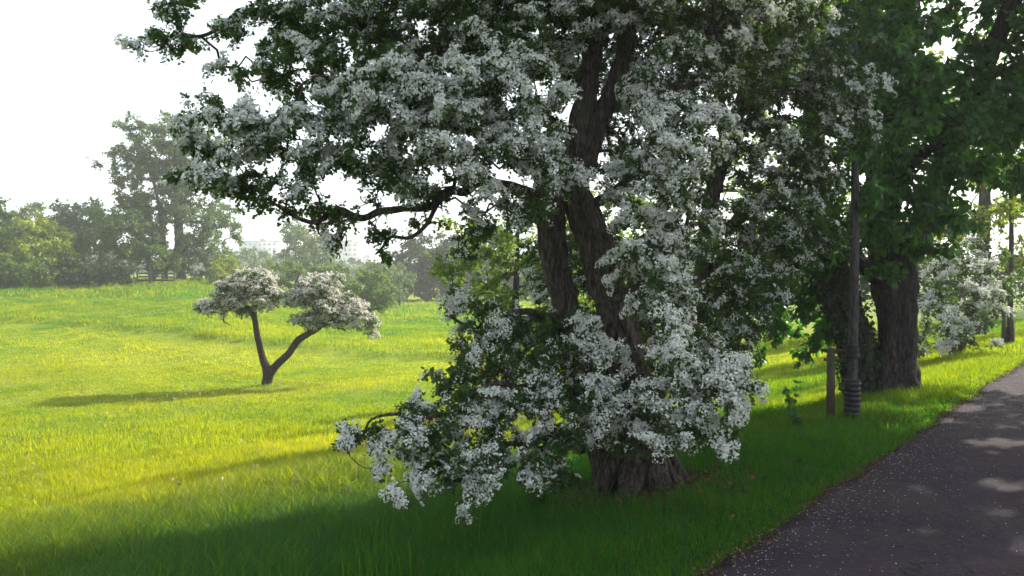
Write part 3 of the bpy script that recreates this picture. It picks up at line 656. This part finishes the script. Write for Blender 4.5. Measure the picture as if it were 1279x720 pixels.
# --- the small wind-shaped hawthorn in the meadow
sb = ground(333, 481); ds = sb[1]
print('small hawthorn', sb)
LS[0] = .78
tree('hawthorn_tree', sb, [
    limb((332, 490, ds, 10), (333, 478, ds, 8.5), (335, 466, ds, 8), (328, 448, ds, 5.5), (323, 425, ds, 5), (318, 400, ds, 4.5), (312, 388, ds, 3.5), (300, 372, ds, 2), (285, 360, ds, 1)),
    limb((335, 470, ds, 8), (346, 456, ds, 6), (362, 440, ds, 5.5), (374, 424, ds, 5.5), (390, 415, ds, 4.5), (410, 402, ds, 3), (430, 395, ds, 2), (445, 398, ds, 1)),
    limb((319, 402, ds, 3.5), (318, 385, ds, 3), (322, 365, ds, 2), (330, 350, ds, 1)), limb((386, 417, ds, 3.5), (390, 395, ds, 3), (396, 370, ds, 2), (410, 350, ds, 1)),
    limb((302, 382, ds, 2), (285, 388, ds, 1.5), (278, 400, ds, 1), (286, 408, ds, .6))],
    [B(268, 385, ds, 22, 10, .6, 1.6, .7), B(290, 372, ds, 26, 16, .9, 1.5, .75), B(315, 352, ds, 30, 18, 1., 1.5, .75), B(330, 372, ds, 24, 16, .8, 1.5, .7), B(305, 390, ds, 16, 7, .5, 1.2, .6),
     B(375, 372, ds, 22, 15, .8, 1.4, .7), B(395, 358, ds, 30, 16, 1., 1.5, .75), B(412, 385, ds, 28, 16, 1., 1.5, .7), B(440, 390, ds, 26, 14, .8, 1.5, .75), B(455, 402, ds, 20, 10, .6, 1.6, .7),
     B(390, 398, ds, 26, 11, .7, 1.3, .65), B(415, 348, ds, 16, 9, .6, 1.3, .7), B(345, 366, ds, 10, 7, .4, .9, .6), B(256, 380, ds, 12, 7, .4, 1.6, .7), B(466, 405, ds, 12, 7, .4, 1.6, .7), B(278, 356, ds, 12, 6, .4, 1.4, .7), B(438, 372, ds, 14, 8, .5, 1.4, .7), B(467, 414, ds, 8, 6, .3, 1.5, .6), B(410, 404, ds, 30, 7, .6, 1.2, .5)],
    .25, 'small forked hawthorn in pale blossom standing alone in the sunny meadow', 'tree', bark='bark_red',
    L=.24, ntw=6, npos=5, per=3, lsize=.055, flower=dict(n=6, rad=.05, size=.036, mat='blossom_pink'), petal_tmpl=FLOWER_Q, seg=14, flute=.07, crook=.15, tmin=1.0, flat=.8, sdroop=.05, minr=.005, wig=.9)

# --- far edge of the meadow, left to right
G = 'trees along the far edge of the meadow'
far_tree(225, 80, [(215, 165, 0, 48, 26, 3.5, 1., 0), (172, 178, 0, 38, 32, 3, 1, 0), (150, 215, 0, 30, 24, 2.5, 1, 0), (200, 200, 2, 50, 40, 4, .9, 0), (255, 180, 0, 34, 34, 3, .8, 0), (235, 205, 0, 55, 35, 4, .9, 0), (190, 235, 0, 55, 35, 4, 1, 0), (250, 255, 0, 45, 40, 4, .9, 0), (205, 290, 0, 70, 35, 4, 1, 0), (265, 300, 0, 36, 40, 4, .9, 0), (250, 332, 0, 45, 22, 4, .9, 0)], 1.7,
         'tallest hazy tree at the far meadow edge with thin spreading crown', 'blue_leaf', 'tall_tree', group=G, trunk_r=.55, L=1.1, ls=.28, tr2=[wl([*(gat(206, 80) - [0, 0, .3]), .35], [*at(204, 300, 80), .25], [*at(195, 240, 80), .16], [*at(178, 190, 80), .06])])
far_tree(190, 76, [(160, 290, 0, 50, 40, 4, 1, 0), (130, 320, 0, 46, 32, 4, 1, 0), (190, 325, 0, 46, 24, 4, 1, 0)], 1.7,
         'round mid-green tree in front of the tallest far tree', 'far_leaf', 'round_tree', group=G, trunk_r=.35, L=1.2, ls=.3)
far_tree(95, 95, [(100, 290, 0, 42, 40, 5, 1, 0), (120, 270, 0, 30, 22, 4, 1, 0), (75, 300, 0, 30, 36, 4, 1, 0)], 2.0,
         'dark domed tree left of the tallest far tree', 'dark_leaf', 'domed_tree', group=G, trunk_r=.45, L=1.5, ls=.4)
far_tree(28, 90, [(25, 275, 0, 34, 24, 4, .9, 0), (5, 300, 0, 34, 34, 4, 1, 0), (45, 300, 0, 30, 30, 4, 1, 0)], 1.9,
         'grey-green tree rising behind the yellow bushes at far left', 'blue_leaf', 'bushy_tree', group=G, trunk_r=.4, L=1.4, ls=.36)
far_tree(45, 70, [(42, 305, 0, 42, 36, 3.2, 1, 0), (62, 325, 0, 28, 25, 3, 1, 0), (20, 325, 0, 30, 26, 3, 1, 0)], 1.5,
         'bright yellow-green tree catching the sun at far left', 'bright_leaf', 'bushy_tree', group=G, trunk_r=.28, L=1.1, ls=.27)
far_tree(-30, 70, [(-30, 300, 0, 50, 60, 4, 1, 0)], 1.7, 'leafy tree at the extreme left edge of the meadow', 'far_leaf', 'bushy_tree', group=G, trunk_r=.3, L=1.2, ls=.3)
H_ = 'bushes along the far hedge line'
far_tree(95, 68, [(95, 338, 0, 40, 18, 2, 1.4, 0), (140, 340, 0, 36, 15, 2, 1.4, 0), (110, 352, 0, 60, 10, 2, 1.4, 0)], 1.1, 'low dark purple-green hedge bush below the domed tree', 'dark_leaf', 'hedge_bush', 'bush', trunk_r=.12, L=.8, ls=.2, group=H_)
far_tree(10, 66, [(10, 338, 0, 60, 18, 2, 1.4, 0), (20, 352, 0, 60, 9, 2, 1.4, 0)], 1.1, 'low mid-green hedge bush at far left', 'far_leaf', 'hedge_bush', 'bush', trunk_r=.12, L=.8, ls=.2, group=H_)
far_tree(283, 74, [(283, 340, 0, 22, 18, 2, 1.4, 0), (270, 352, 0, 24, 10, 1.5, 1.4, 0)], 1.1, 'small yellow-green bush right of the tallest far tree', 'yel_leaf', 'hedge_bush', 'bush', trunk_r=.12, L=.8, ls=.2, group=H_)
far_tree(318, 150, [(318, 324, 0, 24, 14, 5, 1.1, 0)], 2.3, 'faint hazy tree below the long pale building', 'blue_leaf', 'distant_tree', group=G, trunk_r=.4, L=1.8, ls=.45)
far_tree(385, 120, [(380, 298, 0, 28, 24, 5, 1.5, 0), (384, 322, 0, 34, 18, 5, 1.5, 0)], 2.2, 'hazy rounded tree standing above the small forked hawthorn', 'blue_leaf', 'distant_tree', group=G, trunk_r=.5, L=1.7, ls=.42)
far_tree(365, 72, [(365, 342, 0, 46, 16, 2, 1.4, 0), (412, 348, 0, 40, 18, 2, 1.4, 0), (330, 352, 0, 34, 14, 2, 1.4, 0), (400, 366, 0, 40, 12, 2, 1.4, 0)], 1.2, 'long dark hedge bush behind the small forked hawthorn', 'far_leaf', 'hedge_bush', 'bush', trunk_r=.12, L=.85, ls=.22, group=H_)
far_tree(462, 62, [(462, 362, 0, 33, 26, 2.2, 1.6, 0), (478, 374, 0, 18, 18, 1.5, 1.6, 0), (450, 378, 0, 26, 14, 1.6, 1.6, 0)], 1.05, 'round sunlit bush at the right end of the hedge line', 'far_leaf', 'round_bush', 'bush', trunk_r=.15, L=.75, ls=.2, group=H_)
far_tree(500, 85, [(492, 352, 0, 24, 24, 3, 1.4, 0), (470, 340, 4, 30, 14, 3, 1.4, 0)], 1.6, 'grey-green bush behind the round sunlit bush', 'blue_leaf', 'round_bush', 'bush', trunk_r=.2, L=1.1, ls=.28, group=H_)
far_tree(535, 100, [(520, 325, 0, 34, 34, 5, 1.5, 0), (560, 330, 0, 40, 40, 5, 1.5, 0), (540, 362, 0, 44, 22, 4, 1.6, 0)], 2.0, 'blue hazy dark tree at the meadow corner beside the large hawthorn', 'dark_leaf', 'distant_tree', group=G, trunk_r=.4, L=1.5, ls=.38)
far_tree(610, 105, [(610, 330, 0, 50, 50, 5, 1.5, 0), (670, 350, 0, 50, 35, 5, 1.5, 0)], 2.1, 'hazy dark tree mostly hidden behind the large hawthorn', 'dark_leaf', 'distant_tree', group=G, trunk_r=.4, L=1.5, ls=.38)
far_tree(660, 230, [(430, 338, 0, 40, 7, 8, 1, 0), (462, 336, 0, 20, 7, 8, 1, 0)], 3.2, 'very faint far tree between the pale towers', 'blue_leaf', 'distant_tree', group=G, trunk_r=.4, L=2.4, ls=.6, base=gat(445, 230))

# distant woodland belt: far mass nobody could count
wm = MB()
nn_ = 26000
az = rng.uniform(-.80, .80, nn_); dist = rng.uniform(180, 520, nn_)
x = np.tan(az) * dist; hgt = 6 + 3.5 * wob(x, dist, .045, 1.) + 2 * wob(x, dist, .17, 4.)
z = terrain(x, dist) + rng.uniform(0, 1, nn_) ** .7 * np.maximum(hgt, 2)
dd = nrm(rng.normal(size=(nn_, 3)))
put_leaves(wm, LEAF_QUAD, np.column_stack([x, dist, z]), dd, nrm(dd + [0, 0, 1]), 1, 2.4, .1)
wo = wm.build('woodland', M['dark_leaf']); wo['kind'] = 'stuff'; wo['label'] = 'far hazy woodland along the horizon'; wo['category'] = 'woodland'

# distant buildings
def building(px0, px1, ytop, D, depth, floors, cols, label, rz=0.0):
    xa = (px0 - 639.5) / F * D; xb = (px1 - 639.5) / F * D
    zt = at(px0, ytop, D)[2]; g0 = float(terrain((xa + xb) / 2, D)) - .5
    root = empty('apartment_building', ((xa + xb) / 2, D, g0), label, 'building', 'distant apartment buildings')
    w = MB(); w.box([(xa + xb) / 2, D + depth / 2, (zt + g0) / 2], [(xb - xa) / 2, depth / 2, (zt - g0) / 2]); w.build('wall', M['wall_far'], root)
    r = MB(); r.box([(xa + xb) / 2, D + depth / 2, zt + .3], [(xb - xa) / 2 + .3, depth / 2 + .3, .29]); r.box([(xa + xb) / 2 + 1, D + depth / 2, zt + 1.4], [1.6, 2, .8]); r.build('roof', M['roof_far'], root)
    fh = 3.0; cw = (xb - xa) / cols
    for i in range(floors):
        for j in range(cols):
            m = MB(); m.box([xa + cw * (j + .5), D - .02, zt - 1.7 - i * fh], [cw * .28, .05, .75]); m.build('window', M['glass_far'], root)
building(420, 447, 303, 480, 14, 6, 4, 'taller pale apartment tower above the far trees')
building(449, 462, 322, 520, 12, 3, 2, 'narrow pale tower just right of the taller one')
building(298, 346, 302, 460, 16, 5, 8, 'long pale apartment block right of the tallest far tree')
building(346, 362, 316, 500, 16, 3, 3, 'low pale block at the right end of the long one')

# old fence by the tall tree
fb = gat(195, 72)
fo = empty('wooden_fence', fb, 'dark wooden fence under the tallest far tree', 'fence')
xs = np.arange(-1.8, 1.9, 1.2)
for x in xs:
    q = MB(); gz = float(terrain(fb[0] + x, fb[1])); q.box([fb[0] + x, fb[1], gz + .5], [.06, .06, .65]); q.build('post', M['fence'], fo)
for hz in (.35, .7, 1.02):
    q = MB()
    for x in xs[:-1]:
        za, zb = float(terrain(fb[0] + x, fb[1])), float(terrain(fb[0] + x + 1.2, fb[1]))
        q.box([fb[0] + x + .6, fb[1] - .09, (za + zb) / 2 + hz], [.61, .025, .07])
    q.build('rail', M['fence'], fo)

# ------------------------------------------------------------------ grass
def grass(y0, y1, density, hmin, hmax, width, name, label, seed, pxr=(-260, 1560), segs=3, far=False):
    r = np.random.default_rng(seed)
    a0, a1 = (pxr[0] - 639.5) / F, (pxr[1] - 639.5) / F
    area = (a1 - a0) * (y1 ** 2 - y0 ** 2) / 2; n = int(area * density)
    y = np.sqrt(r.uniform(y0 ** 2, y1 ** 2, n)); x = r.uniform(a0, a1, n) * y
    s, t = st(x, y)
    eo = EDGE(t)
    onpath = (s < eo + .01 - .035 * r.uniform(0, 1, n)) & (s > -PW - .02)
    keep = ~onpath
    clump = wob(x, y, 1.9 if not far else .8, 3.) * .5 + wob(x, y, 6., 9.) * .5
    keep &= r.uniform(0, 1, n) < .62 + .4 * clump + (.5 if not far else .3)
    keep &= r.uniform(0, 1, n) < .08 + sstep(.45, 1.15, np.hypot(x - 1.05, (y - 6.2) * .9) + .12 * wob(x, y, 5., 1.))
    x, y, s, t, clump = x[keep], y[keep], s[keep], t[keep], clump[keep]; n = len(x)
    z = terrain(x, y)
    big = wob(x, y, .33, 5.); 
    tall = sstep(.9, 2.6, s) * sstep(9.5, 5.5, s) * sstep(15, 8, y) * sstep(1.2, -.8, x)
    near_path = sstep(.7, 0, np.abs(s))
    h = (hmin + (hmax - hmin) * np.clip(.45 + .4 * clump + .3 * r.normal(size=n), 0, 1.4)) * (1 + 1.0 * tall) * (1 - .45 * near_path)
    h *= (1 + .25 * big) * (1 + .8 * sstep(.25, .9, wob(x, y, 1.25, 21.)) * sstep(10, 16, y))
    w = width * r.uniform(.6, 1.3, n)
    ang = r.uniform(0, 2 * math.pi, n); bend = r.uniform(.15, .75, n) * h * (1 + .9 * tall)
    dx, dy = np.cos(ang), np.sin(ang); sx, sy = -dy * w / 2, dx * w / 2
    P = lambda f, k, q: np.stack([x + dx * bend * q + sx * k, y + dy * bend * q + sy * k, z - .01 + h * f], 1)
    band = np.exp(-((y - 30 + .25 * x) / 9.) ** 2) + .8 * np.exp(-((y - 14) / 4.) ** 2)
    e = bench(x, y); rough_ = sstep(-.3, .5, e) * (y > 20); lip = np.exp(-(e / .45) ** 2) * (y > 20) * np.clip(.6 + .6 * wob(x, y, 1.3, 8.), 0, 1)
    h *= 1 + .12 * rough_ + .8 * lip; h *= 1 - .35 * (1 - rough_) * sstep(15, 22, y)
    rnd = .10 + .30 * sstep(1.5, 5.5, s + .8 * big) + .28 * band * sstep(3, 7, s) + (.10 + .12 * sstep(3, 8, s)) * (big + .6 * clump) - .16 * rough_ + .10 * rough_ * wob(x, y, 1.1, 2.) - .25 * lip + .32 * sstep(8.5, 11.5, y) * sstep(3.5, 1.5, s) - .10 * sstep(9, 7, y) - .16 * sstep(.2, 1., wob(x, y, .95, 31.)) * sstep(6, 10, y)  # tone partly paints light: greener in the near shade, yellower on the sunlit verge
    rnd = rnd + np.where(r.uniform(0, 1, n) < .07, -.35, 0) * (y < 30)
    rnd = np.clip(rnd + (.12 + .05 * sstep(2, 6, s)) * r.normal(size=n), 0, 1)
    mb = MB()
    if segs == 3:
        V = np.stack([P(0, 1, 0), P(0, -1, 0), P(.5, .8, .25), P(.5, -.8, .25), P(.93, 0, 1)], 1)
        b = np.arange(n)[:, None] * 5
        mb.add(V.reshape(-1, 3), (b + np.array([[0, 1, 3, 2]])), np.repeat(rnd, 5))
        mb.f.append((b + np.array([[2, 3, 4]])).astype(np.int32))
    else:
        V = np.stack([P(0, 1, 0), P(0, -1, 0), P(.93, 0, .7)], 1)
        mb.add(V.reshape(-1, 3), np.arange(n * 3).reshape(-1, 3), np.repeat(rnd, 3))
    o = mb.build(name, M['grass']); o['kind'] = 'stuff'; o['label'] = label; o['category'] = 'grass'
    print(name, n)
    return o
grass(2.6, 7.5, 5600, .05, .15, .0052, 'grass', 'dense green grass of the shaded verge nearest the path', 1, pxr=(-200, 1600))
grass(7.5, 14, 2500, .06, .14, .0078, 'grass', 'long grass on the slope down to the meadow', 2, pxr=(-150, 1500))
grass(14, 30, 800, .06, .14, .0145, 'grass', 'sunlit yellow-green grass of the open meadow', 3, pxr=(-120, 1450), segs=2, far=True)
grass(30, 58, 210, .08, .16, .028, 'grass', 'rougher grass on the rise across the meadow', 4, pxr=(-120, 700), segs=2, far=True)
grass(58, 92, 40, .14, .32, .08, 'grass', 'far strip of grass below the hedge line', 5, pxr=(-100, 700), segs=2, far=True)

# tall seed stalks at the meadow's near edge
mb = MB(); n = 900
q = np.random.default_rng(5)
cx = q.normal(size=(60, 2)) * [.8, .6] + [-1.5, 4.9]
i = q.integers(0, 60, n); x = cx[i, 0] + q.normal(size=n) * .12; y = cx[i, 1] + q.normal(size=n) * .12
z = terrain(x, y); h = q.uniform(.15, .40, n); a = q.uniform(0, 6.3, n); w = .003
for f0, f1, b0, b1, w0, w1 in ((0, .5, 0, .12, 1, .8), (.5, .9, .12, .5, .8, .1)):
    P = lambda f_, b_, k: np.stack([x + np.cos(a) * h * b_ - np.sin(a) * w * k, y + np.sin(a) * h * b_ + np.cos(a) * w * k, z + h * f_], 1)
    V = np.stack([P(f0, b0, w0), P(f0, b0, -w0), P(f1, b1, -w1), P(f1, b1, w1)], 1)
    mb.add(V.reshape(-1, 3), np.arange(n * 4).reshape(-1, 4), np.repeat(q.uniform(0, .22, n), 4))
o = mb.build('grass', M['grass']); o['kind'] = 'stuff'; o['label'] = 'tall dark grass stalks at the near edge of the shade'; o['category'] = 'grass'

mb = MB(); n = 2600; q = np.random.default_rng(15)
y = q.uniform(6.5, 26, n); x = (q.uniform(-100, 620, n) - 639.5) / F * y; kk = (wob(x, y, .5, 12.) + .4 * q.normal(size=n)) > .25
x, y = x[kk], y[kk]; n = len(x); h = q.uniform(.16, .30, n) * (1 + .4 * sstep(12, 7, y))
stamp(mb, LEAF_QUAD[0], LEAF_QUAD[1], np.column_stack([x, y, terrain(x, y) + h]), frames(nrm(q.normal(size=(n, 3)) * [1, 1, .2])), q.uniform(.02, .05, n) * (1 + y / 30), q.uniform(0, 1, n))
w_ = .0016 + .0004 * y / 6
for sgn in (1,):
    P = lambda z_, k: np.column_stack([x + w_ * k, y, terrain(x, y) + z_])
    V = np.stack([P(0, 1), P(0, -1), P(h, -.5), P(h, .5)], 1); mb.add(V.reshape(-1, 3), np.arange(n * 4).reshape(-1, 4), .4)
o = mb.build('seed_heads', M['seed']); o['kind'] = 'stuff'; o['label'] = 'pale seed heads of flowering grass in the sunny meadow'; o['category'] = 'grass'
mb = MB(); n = 9000; t = q.uniform(-2.5, 22, n); s = EDGE(t) + q.normal(size=n) * .045 - .03
kk = wob(t, 0 * t, 2.3, 4.) + q.normal(size=n) * .5 > -.3; t, s = t[kk], s[kk]; n = len(t)
p = P0 + t[:, None] * PD + s[:, None] * PN
stamp(mb, LEAF_QUAD[0], LEAF_QUAD[1], np.column_stack([p, .012 + q.uniform(0, .015, n)]), frames(nrm(q.normal(size=(n, 3)) * [.5, .5, 0] + [0, 0, 1])), q.uniform(.008, .035, n) * q.uniform(.4, 1, n), q.uniform(0, 1, n))
o = mb.build('edge_litter', M['litter']); o['kind'] = 'stuff'; o['label'] = 'brown leaf scraps and soil crumbs gathered along the path edge'; o['category'] = 'litter'
mb = MB(); n = 9000; t = q.uniform(-2.5, 22, n); s = EDGE(t) + q.uniform(-.02, .06, n); p = P0 + t[:, None] * PD + s[:, None] * PN
h = q.uniform(.03, .11, n) * (.6 + .6 * np.clip(wob(t, 0 * t, 5., 2.), -.5, 1)); lean = q.uniform(.2, 1.1, n) * h; wv = np.array([PD[0], PD[1]]) * .003
b0 = np.column_stack([p, np.full(n, -.01)]); sd_ = q.normal(size=n) * .5
tip = np.column_stack([p - PN * lean[:, None] + PD * (sd_ * h)[:, None], h * .7 + .01])
V = np.stack([b0 + [*wv, 0], b0 - [*wv, 0], tip], 1); mb.add(V.reshape(-1, 3), np.arange(n * 3).reshape(-1, 3), np.repeat(np.clip(.15 + .12 * q.normal(size=n), 0, 1), 3))
o = mb.build('grass', M['grass']); o['kind'] = 'stuff'; o['label'] = 'ragged grass fringe leaning over the path edge'; o['category'] = 'grass'

# small leafy weeds by the path-side tree
for j, (px, Yd, hh, lab) in enumerate([(990, 8.6, .52, 'tall leafy weed growing left of the staked young tree'), (1000, 8.2, .22, 'short bushy weed at the foot of the tall leafy weed'), (676, 5.9, .35, 'broad-leaved plant in the shade under the large hawthorn')]):
    b = gat(px, Yd); r_ = empty('wild_plant', b, lab, 'plant')
    s_m = MB(); ns = 4; sp_ = []
    for k in range(ns):
        tip = b + np.array([rng.normal() * .09, rng.normal() * .09, hh * rng.uniform(.6, 1)])
        tube(s_m, np.array([[*b, .004], [*((b + tip) / 2 + rng.normal(size=3) * .01), .003], [*tip, .0015]]), 5, 0, 0, step=.05)
        t = rng.uniform(.25, 1, (14, 1)); sp_.append(b + (tip - b) * t)
    s_m.build('stem', M['haw_leaf'], r_)
    p = np.vstack(sp_); l_ = MB(); dd = nrm(rng.normal(size=p.shape) * [1, 1, .3])
    put_leaves(l_, LEAF_OVAL, p, dd * 2, np.tile([0, 0, 1.], (len(p), 1)), 2, .06, .004, .2); l_.build('foliage', M['big_leaf'], r_)

# fallen petals on path and verge, brown leaves
mb = MB(); q = np.random.default_rng(8); n = 5200
t = q.uniform(-2, 16, n); s = np.where(q.uniform(0, 1, n) < .72, -np.abs(q.normal(size=n)) * .28 + .02, -q.uniform(0, 1, n) ** 1.5 * PW)
p = P0 + t[:, None] * PD + s[:, None] * PN
c = np.clip((-s) / PW, 0, 1)
zz = .008 + .02 * np.sin(np.pi * c) + .003
pos = np.column_stack([p, zz])
stamp(mb, FLOWER_Q[0], FLOWER_Q[1], pos, frames(nrm(np.column_stack([q.normal(size=n) * .15, q.normal(size=n) * .15, np.ones(n)]))), q.uniform(.006, .012, n), q.uniform(0, 1, n))
o = mb.build('fallen_petals', M['petal']); o['kind'] = 'stuff'; o['label'] = 'pale petals scattered over the dark path'; o['category'] = 'petals'
mb = MB(); n = 260
p = np.array([pb[0] + .35, pb[1] + .1]) + q.normal(size=(n, 2)) * [.28, .2]
p = np.vstack([p, np.array([hb[0], hb[1] - .2]) + q.normal(size=(1500, 2)) * [.5, .4]]); n = len(p)
pos = np.column_stack([p, terrain(p[:, 0], p[:, 1]) + q.uniform(.0, .05, n)])
stamp(mb, LEAF_QUAD[0], LEAF_QUAD[1], pos, frames(nrm(q.normal(size=(n, 3)) * [.4, .4, 0] + [0, 0, 1])), q.uniform(.03, .06, n), q.uniform(0, 1, n))
o = mb.build('leaf_litter', M['litter']); o['kind'] = 'stuff'; o['label'] = 'brown leaf litter on the ground around the trunks'; o['category'] = 'leaf litter'

# ------------------------------------------------------------------ haze
hz = MB(); hz.box([0, 330, 22], [520, 430, 26.5])
m, nt = mat('haze air')
pv = N(nt, 'ShaderNodeVolumePrincipled'); pv.inputs['Color'].default_value = (.93, .96, 1, 1); pv.inputs['Density'].default_value = .00095; pv.inputs['Anisotropy'].default_value = .3
o = N(nt, 'ShaderNodeOutputMaterial'); nt.links.new(pv.outputs[0], o.inputs['Volume'])
ho = hz.build('haze', m); ho['kind'] = 'stuff'; ho['label'] = 'thin evening haze over the far meadow'; ho['category'] = 'haze'

# ------------------------------------------------------------------ light
AZ, EL = R(54), R(34)
sd = bpy.data.lights.new('sun', 'SUN'); sd.energy = 5.0; sd.angle = R(.5); sd.color = (1, .93, .80)
so = bpy.data.objects.new('sun', sd); COL.objects.link(so)
from mathutils import Vector
dirv = Vector((math.sin(AZ) * math.cos(EL), math.cos(AZ) * math.cos(EL), math.sin(EL)))
so.rotation_euler = dirv.to_track_quat('Z', 'Y').to_euler()
w = bpy.data.worlds.new('World'); SC.world = w; w.use_nodes = True
nt = w.node_tree; nt.nodes.clear()
sk = N(nt, 'ShaderNodeTexSky', sky_type='NISHITA'); sk.sun_disc = False; sk.sun_elevation = EL; sk.sun_rotation = AZ
sk.air_density = 1.0; sk.dust_density = 4.0; sk.ozone_density = 1.0
hs = N(nt, 'ShaderNodeHueSaturation'); hs.inputs['Saturation'].default_value = .85; nt.links.new(sk.outputs[0], hs.inputs['Color'])
tc = N(nt, 'ShaderNodeTexCoord'); sx = N(nt, 'ShaderNodeSeparateXYZ'); nt.links.new(tc.outputs['Generated'], sx.inputs[0])
cl = noise(nt, 2.2, 5, mapping(nt, tc.outputs['Generated'], (1, 1, 2.5)), .55)
veil = ramp(nt, sx.outputs['Z'], [(0, (1, 1, 1)), (.38, (.8, .8, .8)), (.85, (.10, .10, .10))])
veil = mixc(nt, 1.0, veil, ramp(nt, cl, [(.3, (.75, .75, .75)), (.7, (1, 1, 1))]), 'MULTIPLY')
vm = mixc(nt, veil, hs.outputs[0], (4.1, 4.5, 4.75))
bg = N(nt, 'ShaderNodeBackground'); bg.inputs['Strength'].default_value = .145; nt.links.new(vm, bg.inputs[0])
wo = N(nt, 'ShaderNodeOutputWorld'); nt.links.new(bg.outputs[0], wo.inputs[0])

SC.view_settings.view_transform = 'Standard'; SC.view_settings.look = 'None'; SC.view_settings.exposure = 1.2; SC.view_settings.gamma = 1
c = SC.cycles
c.max_bounces = 5; c.diffuse_bounces = 2; c.glossy_bounces = 2; c.transmission_bounces = 4; c.volume_bounces = 1; c.transparent_max_bounces = 8
c.use_denoising = True; c.caustics_reflective = False; c.caustics_refractive = False
